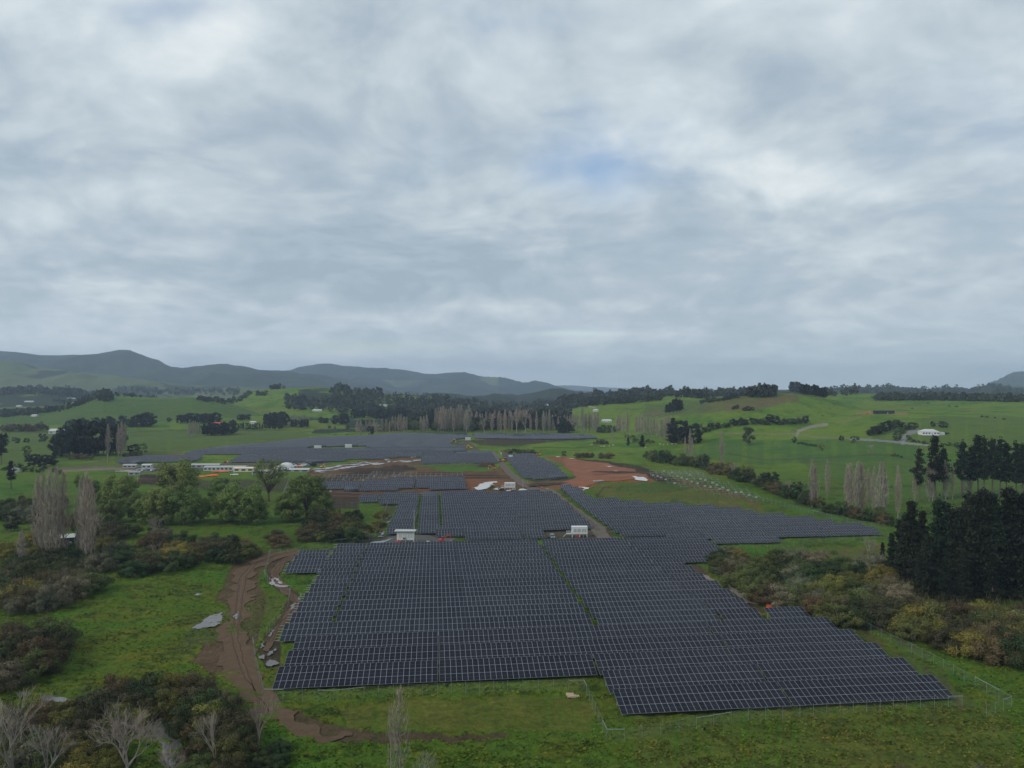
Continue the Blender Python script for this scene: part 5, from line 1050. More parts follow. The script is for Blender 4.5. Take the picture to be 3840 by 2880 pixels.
# far woods that read as one mass
def far_wood(name, label, specs, seed=5):
    g = np.random.RandomState(seed); V, Q, n = [], [], 0
    for pts, cnt, hm, jy in specs:
        xs = np.array([p[0] for p in pts], float); ys = np.array([p[1] for p in pts], float)
        gx = np.linspace(xs[0], xs[-1], max(4, int((xs[-1] - xs[0]) / 14))); gt = np.linspace(0, 1, 4)
        T = np.array([[hit(x, np.interp(x, xs, ys) + t_ * jy + .6)[:2] for t_ in gt] for x in gx])
        u = g.uniform(0, len(gx) - 1.001, cnt); v_ = g.uniform(0, 1, cnt) ** 1.3 * 2.999; i0, j0 = u.astype(int), v_.astype(int)
        near_ok = np.abs(T[i0, j0, 1] - T[i0, j0 + 1, 1]) < T[i0, j0, 1] * .25; fv = np.where(near_ok, v_ - j0, 0)[:, None]; fu = (u - i0)[:, None]
        P2 = T[i0, j0] * (1 - fv) + T[i0, j0 + 1] * fv; P3 = T[i0 + 1, j0] * (1 - fv) + T[i0 + 1, j0 + 1] * fv; same = (np.abs(P2[:, 1] - P3[:, 1]) < P2[:, 1] * .15)[:, None]
        P2 = np.where(same, P2 * (1 - fu) + P3 * fu, P2); P2[:, 0] = (xs[0] + (xs[-1] - xs[0]) * u / (len(gx) - 1) - CX) / F * P2[:, 1]; Zs = terrain(P2[:, 0], P2[:, 1])
        for (X, Y), Z in zip(P2, Zs):
            h = hm * g.uniform(.5, 1.35); k = 30
            dd = g.normal(size=(k, 3)); dd /= np.linalg.norm(dd, axis=1)[:, None]; dd *= g.uniform(.5, 1, (k, 1)); sh = g.uniform(.75, 1.4)
            P = np.array([X, Y, Z + h * .5]) + dd * np.array([h * .5 / sh, h * .5 / sh, h * .52 * sh ** .5]); v, q = quads(P, h * .34, g); V.append(v); Q.append(q + n); n += len(v)
    o = link(name, mesh_np(name, np.concatenate(V), np.concatenate(Q), mat('distant foliage', (.032, .042, .024), .9, noise=(.012, .9)))); return tag(o, label, 'wood', kind='stuff')
far_wood('distant_wood', 'far dark woodland covering the ridges right of the valley', [([(2100, 1504), (2174, 1484), (2298, 1474), (2373, 1469), (2497, 1470), (2646, 1472), (2750, 1468), (2900, 1468)], 620, 13, 22), ([(2100, 1524), (2300, 1506), (2480, 1492)], 160, 10, 10), ([(3060, 1462), (3111, 1459), (3306, 1453), (3469, 1460), (3607, 1455), (3693, 1448), (3760, 1455), (3840, 1455)], 260, 16, 30), ([(3280, 1494), (3500, 1494), (3840, 1500)], 420, 10, 8)])
far_wood('hillside_wood', 'dark scrubby woodland on the left foothills', [([(1240, 1470), (1298, 1466), (1423, 1473), (1522, 1477), (1696, 1494), (1771, 1506)], 260, 12, 44), ([(1075, 1495), (1180, 1500), (1330, 1520), (1500, 1530)], 170, 11, 40), ([(0, 1462), (170, 1458), (320, 1474), (420, 1486)], 260, 16, 22), ([(1500, 1510), (1800, 1508), (2100, 1512)], 420, 12, 40), ([(1010, 1458), (1066, 1456)], 26, 12, 3), ([(1262, 1464), (1296, 1466)], 16, 16, 2), ([(1420, 1550), (1800, 1560), (2140, 1560)], 300, 12, 20)], 6)
far_wood('far_hedges', 'thin dark hedges and scrub lines on the left green hills', [([(0, 1560), (120, 1545), (230, 1535), (300, 1512), (350, 1492), (390, 1482)], 150, 9, 8), ([(390, 1480), (500, 1486), (590, 1490)], 60, 8, 3), ([(0, 1545), (60, 1548), (140, 1550)], 70, 9, 10), ([(740, 1492), (845, 1506), (900, 1498), (945, 1468)], 70, 9, 10), ([(960, 1480), (1000, 1478)], 14, 9, 5), ([(190, 1505), (265, 1505)], 20, 9, 5), ([(440, 1458), (900, 1466)], 130, 14, 20)], 7)
print('trees', ntree[0])
# ---------------------------------------------------------------- unfinished racks
_rack = {}
def rack_mesh(n):
    if n in _rack: return _rack[n]
    b = MB(); L = n * MW; c, s = math.cos(TILT), math.sin(TILT)
    for t_ in (.6, 3.4, 6.3): b.box((L / 2, t_ * c, LH + t_ * s), (L, .07, .07))
    k = max(2, round(L / 3.6))
    for i in range(k + 1):
        x = .2 + (L - .4) * i / k; b.tube((x, .3 * c, LH + .3 * s - .08), (x, 6.6 * c, LH + 6.6 * s - .08), .05, n=4)
        b.tube((x, 1.6, -.2), (x, 1.6, LH + 1.6 * math.tan(TILT)), .05, n=4); b.tube((x, 5.2, -.2), (x, 5.2, LH + 5.2 * math.tan(TILT)), .05, n=4)
    _rack[n] = b.data('rack', m_galv2); return _rack[n]
m_galv2 = mat('bright zinc steel', (.20, .24, .23), .5, metal=.2, spec=.5)
def racks(poly, words, place, tmax=14, off=0):
    n0 = len(TABLES); fill('x', poly, off=off, tmax=tmax); mine = TABLES[n0:]; del TABLES[n0:]
    for t_ in mine: place_t(t_)
    mine.sort(key=lambda t_: (-t_['v'], t_['u'])); by = {}
    for t_ in mine: by.setdefault(t_['row'], []).append(t_)
    for r, ts in by.items():
        for i, t_ in enumerate(ts):
            o = link('mounting_rack', rack_mesh(t_['n'])); o.location = t_['loc']; o.rotation_euler = (0, -t_['roll'], ANG)
            tag(o, '%s, %s of row %s from front, %s' % (words, ORD[i] + ' from left', ('one two three four five six seven eight nine ten eleven twelve thirteen'.split() + ['last'] * 20)[r - 1], place), 'mounting rack', words + 's ' + place)
place_t = place
racks([(1196, 1802), (1215, 1780), (1385, 1775), (1372, 1798), (1280, 1806)], 'empty steel rack', 'left works rows')
racks([(1376, 1792), (1398, 1768), (1562, 1769), (1562, 1790)], 'empty steel rack', 'centre works rows')
racks([(1572, 1789), (1576, 1776), (1734, 1775), (1738, 1788)], 'empty steel rack', 'right works rows')
racks([(1060, 1850), (1080, 1800), (1190, 1798), (1180, 1845)], 'half hidden steel rack', 'behind the willows')
racks([(2442, 1786), (2440, 1772), (2600, 1768), (2660, 1786), (2740, 1812), (2800, 1836), (2862, 1862), (2840, 1872), (2700, 1848), (2560, 1818)], 'bare zinc rack', 'on the grass', tmax=12)
m_white = mat('white paint', (.60, .61, .61), .5, var=.0, noise=(.8, .06)); m_offw = mat('off white sheet', (.33, .33, .32), .6, noise=(.6, .12))
m_blk = mat('black rubber', (.015, .015, .016), .7); m_glass = mat('dark window glass', (.03, .04, .05), .1, spec=.6); m_steel = mat('grey steel', (.30, .31, .32), .5, metal=.3)
m_red = mat('faded red paint', (.42, .05, .035), .5); m_org = mat('orange machine paint', (.70, .17, .025), .5); m_yel = mat('yellow machine paint', (.62, .36, .05), .5)
m_wood = mat('raw timber', (.34, .26, .18), .85, noise=(2, .3)); m_lgrey = mat('light grey panel', (.42, .43, .43), .6); m_blue = mat('blue tarpaulin', (.03, .11, .38), .6); m_teal = mat('teal machine paint', (.05, .30, .26), .5)
m_hv = mat('orange safety cloth', (.90, .16, .04), .7); m_navy = mat('navy cloth', (.02, .025, .045), .8); m_skin = mat('skin', (.40, .24, .17), .6)
def put(name, px, py, rz, label, cat, group=None, dz_=0.): X, Y, Z = hit(px, py); return empty(name, (X, Y, Z + dz_), rz, label, cat, group)
# ---------------------------------------------------------------- inverter containers
def container(px, py, rz, L, label, legs=1.2, extra=True, Wd=2.5, Hc=2.9, name='inverter_container'):
    o = put(name, px, py, rz, label, 'container', 'white equipment containers')
    b = MB(); b.box((0, 0, legs + Hc / 2), (L, Wd, Hc)); n = int(L / .28)
    for i in range(n): b.box((-L / 2 + .2 + i * (L - .4) / max(1, n - 1), -Wd / 2 - .015, legs + Hc / 2), (.09, .03, Hc - .3))
    b.build('body', m_white, o)
    b = MB(); b.box((0, 0, legs + Hc + .05), (L + .12, Wd + .12, .1)); b.build('roof', m_white, o)
    for i, (x, w_) in enumerate(((-L * .30, L * .18), (-L * .05, L * .22), (L * .20, L * .12), (L * .36, L * .12))):
        b = MB(); b.box((x, -Wd / 2 - .045, legs + Hc * .55), (w_, .05, Hc * .45)); d = b.build('vent', m_lgrey, o)
        if extra:
            b = MB()
            for q in range(6): b.box((x, -Wd / 2 - .08, legs + Hc * .36 + q * Hc * .075), (w_ * .9, .03, .05))
            b.build('louvre', m_steel, d)
    k = max(2, int(L / 1.5))
    for i in range(k + 1):
        b = MB(); b.box((-L / 2 + .15 + (L - .3) * i / k, 0, legs / 2 - .1), (.18, Wd * .9, legs + .2)); b.build('leg', m_steel if i % 2 else m_white, o)
    if extra:
        b = MB(); b.box((-L / 2 - 1.1, 0, legs), (2.0, 2.2, .1)); b.build('platform', m_galv, o)
        b = MB()
        for i in range(4):
            x = -L / 2 - 2.0 + i * .62; b.tube((x, -1.1, legs), (x, -1.1, legs + 1.1), .03, n=4); b.tube((x, 1.1, legs), (x, 1.1, legs + 1.1), .03, n=4)
        for y in (-1.1, 1.1): b.tube((-L / 2 - 2.1, y, legs + 1.1), (-L / 2 - .1, y, legs + 1.1), .03, n=4)
        b.build('railing', m_white, o)
        b = MB()
        for i in range(5): b.box((-L / 2 - 2.3 - i * .26, 0, legs - .12 - i * .24), (.28, 1.0, .05))
        b.build('stair', m_galv, o)
        b = MB(); b.box((-L * .08, -.6, .5), (1.1, .8, 1.0)); b.build('transformer', m_red, o)
    return o
container(2173, 2012, .02, 6.3, 'white louvred container on steel legs beside the gravel track')
o = container(1522, 2034, -.02, 6.6, 'white container under a grey canopy behind the front block', extra=False)
b = MB(); b.box((-.1, -.3, 4.75), (8.2, 3.6, .22)); b.build('canopy', m_lgrey, o)
b = MB(); b.box((-.5, -1.55, 2.0), (.95, .4, .95), bev=.08); a = b.build('air_conditioner', m_lgrey, o); b = MB(); b.lathe([(.32, -.03), (.32, .03)], (-.5, -1.78, 2.0), 12, 'y'); b.build('fan', m_blk, a)
b = MB(); b.box((-2.6, -2.2, .5), (2.2, 1.0, .9), bev=.1); b.build('generator', m_red, o)
container(1912, 1836, .03, 6.4, 'white container with grey windows left of the gravel track', legs=1.3)
container(1192, 1686, .05, 6.6, 'left white container standing in the far block', legs=.9, extra=False)
container(1307, 1681, .05, 6.6, 'right white container standing in the far block', legs=.9, extra=False)
container(1755, 1653, .05, 6.2, 'white container at the corner of the far right strip', legs=.9, extra=False)
container(1915, 1723, .1, 3.2, 'short white container next to a blue tarpaulin', legs=.5, extra=False)
o = put('tarpaulin', 1930, 1722, 0, 'blue tarpaulin over goods beside the short white container', 'tarpaulin')
b = MB(); b.prism([(-2, 0), (-1.9, 1.5), (-.9, 2.3), (.6, 2.1), (1.8, 1.3), (2.1, 0)], -1.2, 1.2); b.build('cover', m_blue, o); b = MB(); b.tube((-2, -1.25, 1.1), (2, -1.25, 1.0), .04, n=4); b.build('rope', m_white, o)
def pole(name, px, py, h, r, m, label, arm=0):
    o = put(name, px, py, 0, label, 'pole'); b = MB(); b.tube((0, 0, -.3), (0, 0, h), r, r * .7, 8); b.build('shaft', m, o)
    b = MB(); b.box((0, 0, h - .1), (.3 + arm, .2, .25)); b.build('head', m, o); return o
pole('mast', 1553, 2034, 12.5, .13, m_offw, 'tall pale mast beside the canopied white container')
pole('mast', 1563, 2034, 4.6, .09, m_galv, 'short grey mast right of the tall pale one')
pole('power_pole', 1961, 1838, 6.4, .16, m_wood, 'wooden pole beside the gravel track junction', .6)
pole('power_pole', 516, 1812, 9.0, .2, m_wood, 'wooden power pole by the left yard', 1.5)
pole('power_pole', 402, 1735, 7.0, .15, m_offw, 'pale pole at the left yard entrance', .4)
pole('power_pole', 970, 1612, 9.0, .25, m_wood, 'grey power pole on the left plain', 1.5)
# ---------------------------------------------------------------- vehicles
def car(name, px, py, rz, paint, label, kind='car', group=None, s=1.0):
    o = put(name, px, py, rz, label, kind, group); L, Wd = 4.5, 1.8; b = MB()
    ute = name == 'pickup'
    if ute: L = 5.3; prof = [(-L/2, .4), (L/2, .4), (L/2, .85), (L/2 - .2, 1.02), (1.2, 1.1), (-.5, 1.1), (-L/2, 1.1)]
    else: prof = [(-L/2, .35), (L/2, .35), (L/2, .75), (L/2 - .15, .92), (1.0, 1.0), (-L/2 + .1, 1.05)]
    b.prism(prof, -Wd/2, Wd/2); body = b.build('body', paint, o)
    b = MB(); cb = [(1.15, 1.05), (.45, 1.62), (-.75, 1.66), (-1.0, 1.05)] if ute else [(1.1, .98), (.35, 1.5), (-1.5, 1.5), (-2.1, 1.04)]
    b.prism(cb, -Wd/2 + .12, Wd/2 - .12); cab = b.build('windows', m_glass, o)
    b = MB(); b.box(((cb[1][0] + cb[2][0]) / 2, 0, cb[1][1] + .03), (cb[1][0] - cb[2][0], Wd - .22, .07)); b.build('roof', paint, o)
    if ute: b = MB(); b.box((-1.75, 0, 1.12), (1.5, Wd - .3, .06)); b.build('tray', m_blk, o)
    for x in (-L/2 + .85, L/2 - .85):
        for y in (-Wd/2 + .05, Wd/2 - .05):
            b = MB(); b.lathe([(.34, -.11), (.34, .11)], (x, y, .34), 14, 'y'); wl = b.build('wheel', m_blk, o); b = MB(); b.lathe([(.2, -.12), (.2, .12)], (x, y, .34), 10, 'y'); b.build('rim', m_steel, wl)
    for y in (-.6, .6):
        b = MB(); b.box((L/2 + .01, y, .72), (.05, .36, .16)); b.build('headlight', m_white, o); b = MB(); b.box((-L/2 - .01, y, .85), (.05, .25, .18)); b.build('tail_light', m_red, o)
    return o
PAINT = {n: mat(n + ' car paint', c, .3, spec=.6, coat=.5) for n, c in (('white', (.75, .76, .77)), ('silver', (.40, .42, .44)), ('blue', (.10, .17, .30)), ('dark grey', (.06, .065, .07)), ('red', (.35, .03, .03)), ('black', (.015, .015, .018)), ('pale blue', (.30, .40, .50)), ('green grey', (.09, .13, .13)))}
car('sport_utility_vehicle', 2071, 2018, math.radians(-86), PAINT['green grey'], 'dark green grey utility wagon parked behind the front block', 'car')
car('pickup', 879, 1783, math.radians(6), PAINT['white'], 'white pickup on the grass beside the orange barriers', 'pickup')
LOTA = ['pale blue', 'silver', 'white', 'dark grey', 'blue', 'silver', 'white', 'red', 'black', 'silver']
for i, c in enumerate(LOTA): car('parked_car', 524 + i * 8.6, 1765 - (i % 2) * 1.4, math.radians(62), PAINT[c], '%s car, %s from left in the left yard' % (c, ORD[i]), 'car', 'cars parked in the left yard')
LOTB = ['silver', 'blue', 'white', 'dark grey', 'red', 'white', 'silver', 'white', 'blue', 'black']
for i, c in enumerate(LOTB): car('parked_car', 1090 + i * 8, 1743 + (i % 3) * 3.0, math.radians(160), PAINT[c], '%s car, %s from left beside the white dome' % (c, ORD[i]), 'car', 'cars parked beside the white dome')
def excavator(px, py, rz, m, label, s=1.0, name='excavator'):
    o = put(name, px, py, rz, label, 'excavator'); o.scale = (s,) * 3
    for y in (-1.1, 1.1):
        b = MB(); b.prism([(-1.9, .35), (-1.6, 0), (1.6, 0), (1.9, .35), (1.6, .8), (-1.6, .8)], y - .28, y + .28); t_ = b.build('track', m_blk, o)
        b = MB()
        for x in (-1.5, 0, 1.5): b.lathe([(.3, -.31), (.3, .31)], (x, y, .4), 10, 'y')
        b.build('roller', m_steel, t_)
    b = MB(); b.box((-.5, 0, 1.45), (3.0, 2.3, 1.1), bev=.25); b.build('body', m, o)
    b = MB(); b.box((.55, .65, 2.4), (1.3, .95, 1.6), bev=.1); c = b.build('cab', m, o); b = MB(); b.box((.6, .65, 2.5), (1.34, .99, .9)); b.build('window', m_glass, c)
    b = MB(); b.prism([(.9, 1.6), (1.2, 1.4), (3.4, 4.3), (5.4, 3.9), (5.3, 4.4), (3.2, 4.9)], -.6, -.25); b.build('boom', m, o)
    b = MB(); b.prism([(5.1, 4.6), (5.6, 4.3), (5.9, 1.3), (5.6, 1.2)], -.55, -.3); b.build('arm', m, o)
    b = MB(); b.prism([(5.5, 1.4), (6.1, 1.2), (6.0, .2), (5.3, .1), (5.0, .6)], -.9, .05); b.build('bucket', m_steel, o); return o
excavator(1657, 2033, math.radians(8), m_red, 'small red excavator on the grey pad behind the front block', .62)
excavator(1851, 1760, math.radians(200), m_org, 'orange red digger on the brown earth beside the access track', .7)
excavator(1692, 1660, math.radians(10), m_yel, 'yellow excavator at the edge of the far block', .9)
excavator(1766, 1682, math.radians(170), m_yel, 'brownish excavator on the far track bend', .8)
excavator(1206, 1754, math.radians(60), m_yel, 'small yellow digger in the wet works yard', .6)
excavator(1117, 1756, math.radians(20), m_org, 'orange machine beside the parked cars', .6)
excavator(1091, 1757, math.radians(150), m_red, 'red machine next to the white dome', .5)
excavator(1011, 1726, math.radians(20), m_red, 'red digger on the soil below the far block', .6) if False else excavator(844, 1735, math.radians(80), m_red, 'red digger on the soil between the far panel blocks', .6)
excavator(3250, 1552, math.radians(0), m_org, 'orange digger beside the black hill shed', .8)
def tractor(px, py, rz, m, label, s=1.0, name='tractor', cat='tractor'):
    o = put(name, px, py, rz, label, cat); o.scale = (s,) * 3
    b = MB(); b.box((.9, 0, 1.1), (2.2, 1.0, .9), bev=.15); b.build('bonnet', m, o); b = MB(); b.box((-.9, 0, 1.3), (1.6, 1.5, .8), bev=.1); b.build('chassis', m, o)
    b = MB(); b.box((-.8, 0, 2.2), (1.4, 1.3, 1.3), bev=.1); c = b.build('cab', m_glass, o); b = MB(); b.box((-.8, 0, 2.9), (1.6, 1.5, .12)); b.build('roof', m, c)
    for x, r in ((-1.0, .75), (1.5, .5)):
        for y in (-.85, .85): b = MB(); b.lathe([(r, -.2), (r, .2)], (x, y, r), 14, 'y'); wl = b.build('wheel', m_blk, o); b = MB(); b.lathe([(r * .5, -.22), (r * .5, .22)], (x, y, r), 10, 'y'); b.build('rim', m_yel, wl)
    return o
tractor(1729, 1664, 0, m_teal, 'teal tractor on the far track', 1.1); tractor(1878, 1732, .5, m_offw, 'cream loader beside the access track', 1.1); tractor(1892, 1730, 2.2, m_org, 'orange tractor at the left edge of the small right block', 1.1)
tractor(2020, 1708, .1, m_org, 'orange roller at the top of the red earth', 1.1, 'road_roller', 'roller')
o = put('flatbed_truck', 1892, 1699, .02, 'long orange flatbed truck with pipes behind the small right block', 'truck')
b = MB(); b.box((-1, 0, 1.1), (9, 2.3, .3)); b.build('bed', m_org, o); b = MB(); b.box((5, 0, 1.7), (2.0, 2.3, 2.1), bev=.2); b.build('cab', m_org, o); b = MB()
for i in range(4): b.tube((-3.4, -.9 + i * .6, 1.5), (3, -.9 + i * .6, 1.5), .27, n=8)
b.build('pipes', m_navy, o)
for x in (-4, -2.8, 4.6):
    for y in (-1.0, 1.0): b = MB(); b.lathe([(.5, -.15), (.5, .15)], (x, y, .5), 12, 'y'); b.build('wheel', m_blk, o)
o = put('portable_toilet', 1879, 1704, 0, 'bright blue portable toilet by the flatbed truck', 'toilet'); b = MB(); b.box((0, 0, 1.15), (1.2, 1.2, 2.3), bev=.1); b.build('cabin', m_blue, o); b = MB(); b.box((0, -.62, 1.1), (.8, .05, 1.9)); b.build('door', m_white, o)
# ---------------------------------------------------------------- yard buildings, houses, sheds
def house(name, px, py, rz, L, Wd, hw, hr, mw, mr, label, cat='house', hip=0., win=4, chim=False, group=None):
    o = put(name, px, py, rz, label, cat, group, -.2); b = MB(); b.box((0, 0, hw / 2), (L, Wd, hw)); b.build('wall', mw, o); e = .35; b = MB()
    x, y = L / 2 + e, Wd / 2 + e; i = hip * Wd / 2; P = [(-x, -y, hw), (x, -y, hw), (x, y, hw), (-x, y, hw), (-x + i, 0, hw + hr), (x - i, 0, hw + hr)]
    b.add(P, [(0, 1, 5, 4), (2, 3, 4, 5), (1, 2, 5), (3, 0, 4), (3, 2, 1, 0)]); rf = b.build('roof', mr, o)
    if chim: b = MB(); b.box((L * .2, 0, hw + hr + .2), (.7, .7, 1.2)); b.build('chimney', mr, rf)
    for k in range(win):
        xx = -L / 2 + L * (k + .5) / win
        if k == win // 2: b = MB(); b.box((xx, -Wd / 2 - .03, 1.05), (1.0, .06, 2.1)); b.build('door', m_steel, o)
        else: b = MB(); b.box((xx, -Wd / 2 - .03, hw * .55), (min(1.8, L / win * .6), .06, hw * .38)); w2 = b.build('window', m_glass, o); b = MB(); b.box((xx, -Wd / 2 - .05, hw * .34), (min(1.9, L / win * .65), .08, .08)); b.build('sill', mw, w2)
    return o
m_pale_roof = mat('pale steel roof', (.44, .45, .43), .5, noise=(.3, .08)); m_grey_roof = mat('grey steel roof', (.22, .24, .25), .5); m_dark = mat('near black cladding', (.02, .02, .024), .7); m_cream = mat('cream wall', (.55, .50, .40), .8, noise=(.5, .1)); m_rust = mat('weathered iron', (.36, .38, .36), .6, noise=(1.5, .3))
o = house('farmhouse', 3482, 1630, -.10, 15, 9, 3.2, 2.2, m_white, m_pale_roof, 'white farmhouse with pale hipped roof and deck on the right hillside', hip=.9, win=6)
b = MB(); b.box((1.5, -6.2, -.1), (19, 3.2, .25)); dk = b.build('deck', m_steel, o); b = MB()
for i in range(9): b.tube((-7.6 + i * 2.3, -7.7, -1.6), (-7.6 + i * 2.3, -7.7, .9), .06, n=4)
b.build('railing', m_lgrey, dk); b = MB(); b.box((10.6, -.5, 1.3), (4.2, 6, 2.6)); b.build('annex', m_lgrey, o)
house('garden_house', 2275, 1583, -.1, 16, 8, 2.6, 2.2, m_white, m_pale_roof, 'white house among dark trees by the green knoll', hip=.5, win=5)
house('shed', 3314, 1551, 0, 22, 8, 3.6, .6, m_dark, m_dark, 'long black shed on a bare terrace on the right hill', 'shed', win=4)
house('barn', 220, 1626, .1, 20, 12, 4, 3, m_rust, m_pale_roof, 'silver arched barn in the far left paddock', 'barn', win=3)
house('cabin', 300, 1624, 0, 22, 6, 3, .5, m_white, m_pale_roof, 'white cabin half hidden by the black pines', 'cabin', win=4)
o = house('old_shed', 250, 2046, .45, 5.4, 4.2, 3.6, 1.1, m_dark, m_rust, 'dark shed with silver iron roof behind the big poplars', 'shed', win=2)
for i, (x, y, L, lb) in enumerate([(110, 1508, 40, 'low white farmhouse on the far left slope'), (268, 1496, 34, 'grey roofed house at the end of the far left hedge'), (72, 1525, 22, 'small white house at the far left edge'), (130, 1562, 16, 'tiny white shed by the far left hedge'), (1190, 1542, 30, 'long pale barn below the dark hill wood'), (1435, 1522, 26, 'grey roofed house at the wood edge'), (1452, 1524, 18, 'white house beside the grey roofed one'),
     (2060, 1522, 24, 'white house above the far poplars'), (2072, 1526, 14, 'small white shed near the far white house'), (2182, 1517, 34, 'long white house below the forest ridge'), (2234, 1543, 14, 'white shed beside the winding road'), (820, 1592, 22, 'reddish roofed house in the left grove'), (950, 1588, 16, 'white shed among the plain trees'), (56, 1772, 5, 'little white hut on the left bank'), (690, 1586, 14, 'white hut below the left hill')]):
    house('distant_house', x, y, .05, L * .62, 7, 2.4, 1.8, m_white if i != 11 else m_cream, m_pale_roof if i not in (1, 5, 11) else (m_grey_roof if i != 11 else m_red), lb, 'house', .4, 3, group='houses far off in the valley')
def hall(name, px, py, L, Wd, hh, label, mw, mr, n=6):
    o = put(name, px, py, .03, label, 'site building'); hh *= .8; b = MB(); b.box((0, 0, hh / 2), (L, Wd, hh)); b.build('wall', mw, o); b = MB(); b.prism([(-Wd/2 - .3, hh), (Wd/2 + .3, hh), (0, hh + .9)], -L/2 - .3, L/2 + .3, 'x'); b.build('roof', mr, o)
    for i in range(n): b = MB(); b.box((-L/2 + L * (i + .5) / n, -Wd/2 - .03, hh * .55), (L / n * .6, .06, hh * .45)); b.build('window', m_glass, o)
    return o
hall('marquee', 774, 1752, 22, 7, 2.6, 'long low white roofed shelter, leftmost of the yard buildings', m_steel, m_offw, 5)
hall('site_office', 848, 1763, 31, 8, 3.2, 'long glass fronted white roofed site office in the yard', m_lgrey, m_offw, 10)
hall('site_cabin', 917, 1768, 15, 5, 3.2, 'cream site cabin right of the glass fronted office', m_cream, m_cream, 3)
hall('site_cabin', 490, 1754, 10, 4, 2.6, 'white cabin at the left end of the yard', m_offw, m_offw, 3)
hall('site_cabin', 553, 1756, 7, 4, 3.2, 'grey cabin behind the parked cars', m_lgrey, m_lgrey, 2)
hall('carport', 1100, 1769, 24, 5, 2.2, 'low grey canopy below the white dome', m_steel, m_lgrey, 4)
hall('site_cabin', 508, 1781, 8, 4, 2.6, 'dark store beside the left power pole', m_steel, m_grey_roof, 2)
hall('site_cabin', 985, 1778, 14, 5, 3, 'pale cabin behind the leafy willow', m_offw, m_offw, 3)
o = put('dome_tent', 1066, 1757, 0, 'white dome tent beside the parked cars', 'tent'); b = MB(); b.prism([(6.0 * math.cos(math.pi * i / 14), 4.2 * math.sin(math.pi * i / 14)) for i in range(15)], -6, 6); b.build('canopy', m_white, o); b = MB(); b.box((0, -6.03, 1.6), (4, .06, 3.2)); b.build('door', m_lgrey, o)
def pile(name, px, py, dims, m, label, cat, n=5, group=None):
    g = random.Random(int(px)); o = put(name, px, py, g.uniform(-.3, .3), label, cat, group); b = MB()
    for i in range(n): b.box((g.uniform(-.4, .4) * dims[0], g.uniform(-.4, .4) * dims[1], dims[2] * (.25 + .5 * i / n)), (dims[0] * g.uniform(.4, .8), dims[1] * g.uniform(.3, .7), dims[2] * .3), g.uniform(-.5, .5))
    b.build('stack', m, o); return o
pile('barrier_stack', 786, 1786, (9, 3, 1.3), m_hv, 'large heap of orange barriers on the yard grass', 'barriers'); pile('barrier_stack', 822, 1771, (11, 2.5, 1.2), m_hv, 'row of orange barriers before the site office', 'barriers'); pile('barrier_stack', 758, 1789, (4, 2, .9), m_hv, 'small orange barrier heap left of the large heap', 'barriers')
pile('netting_heap', 2896, 2280, (3.4, 1, 1.2), m_hv, 'bright orange safety netting behind the right rows', 'netting'); pile('pallet_stack', 2146, 2612, (2.2, 1.8, .35), m_wood, 'broken timber planks lying in the front grass', 'planks', 7)
pile('sheet_stack', 470, 1768, (14, 3, .7), m_offw, 'white sheets stacked at the left of the yard', 'sheets'); pile('pallet_stack', 2053, 1838, (1.6, 1.6, 1.4), m_wood, 'timber crate at the top of the middle block', 'crate')
pile('block_stack', 2096, 1714, (4, 1, .9), m_white, 'white blocks at the head of the red earth', 'blocks', 3); pile('block_stack', 2141, 1720, (5, 1, .6), m_white, 'white blocks right of the first white blocks', 'blocks', 3)
pile('block_stack', 1330, 1736, (5, 2, .8), m_steel, 'steel bundles at the upper edge of the works', 'steel bundles', 4); pile('barrel_stack', 2018, 1825, (1.5, 1, 1.1), m_hv, 'orange drum beside the track junction', 'drum', 2); pile('barrel_stack', 2034, 1829, (1.8, 1, 1.1), m_hv, 'second orange drum farther right at the junction', 'drum', 2)
pile('crate_stack', 1880, 1839, (3, 1.5, 1.2), m_blk, 'black crates below the white container near the milky puddle', 'crates'); pile('crate_stack', 1925, 1839, (3, 1.5, 1.2), m_steel, 'grey crates right of the black crates', 'crates'); pile('crate_stack', 1905, 1843, (2.5, 1.5, 1.0), m_white, 'white crate in front of the black crates', 'crates')
pile('water_tank', 1605, 2036, (1.2, 1.0, 1.1), m_white, 'small white tank behind the front block', 'tank', 3); pile('cable_heap', 1990, 1842, (7, 1.5, .5), m_white, 'white sheeting at the edge of the middle block', 'sheeting')
# white wrapped pallets standing among the racks
WP = [(2449,1780),(2467,1785),(2479,1790),(2497,1797),(2531,1811),(2490,1765),(2541,1785),(2557,1790),(2576,1797),(2595,1806),(2617,1812),(2644,1822),(2665,1826),(2700,1834),(2712,1828),(2730,1838),(2760,1846),(2780,1845),(2810,1856),(2837,1864),(2520,1770),(2588,1780),(2628,1795),(2645,1800),(2672,1810),(2689,1818)]
b = MB(); b.box((0, 0, .45), (1.05, .85, .72), bev=.08); wp_me = b.data('load', m_offw); b = MB(); b.box((0, 0, .06), (1.8, 1.1, .12)); wb_me = b.data('base', m_wood)
for i, (x, y) in enumerate(WP):
    o = put('wrapped_pallet', x, y + 3, .1 * (i % 5), 'white wrapped pallet, %s in order among the racks on the grass' % ORD[i], 'pallet', 'white pallets among the racks'); link('load', wp_me, o); link('base', wb_me, o)
for i, (x, y) in enumerate([(1402, 1787), (1482, 1789), (1542, 1789), (1362, 1803), (1296, 1806), (1204, 1808), (1341, 1838), (1240, 1845), (1228, 1828)]):
    o = put('wrapped_pallet', x, y, .1 * (i % 5), 'white wrapped pallet, %s in order among the works rows' % ORD[i], 'pallet', 'white pallets in the works'); link('load', wp_me, o); link('base', wb_me, o)
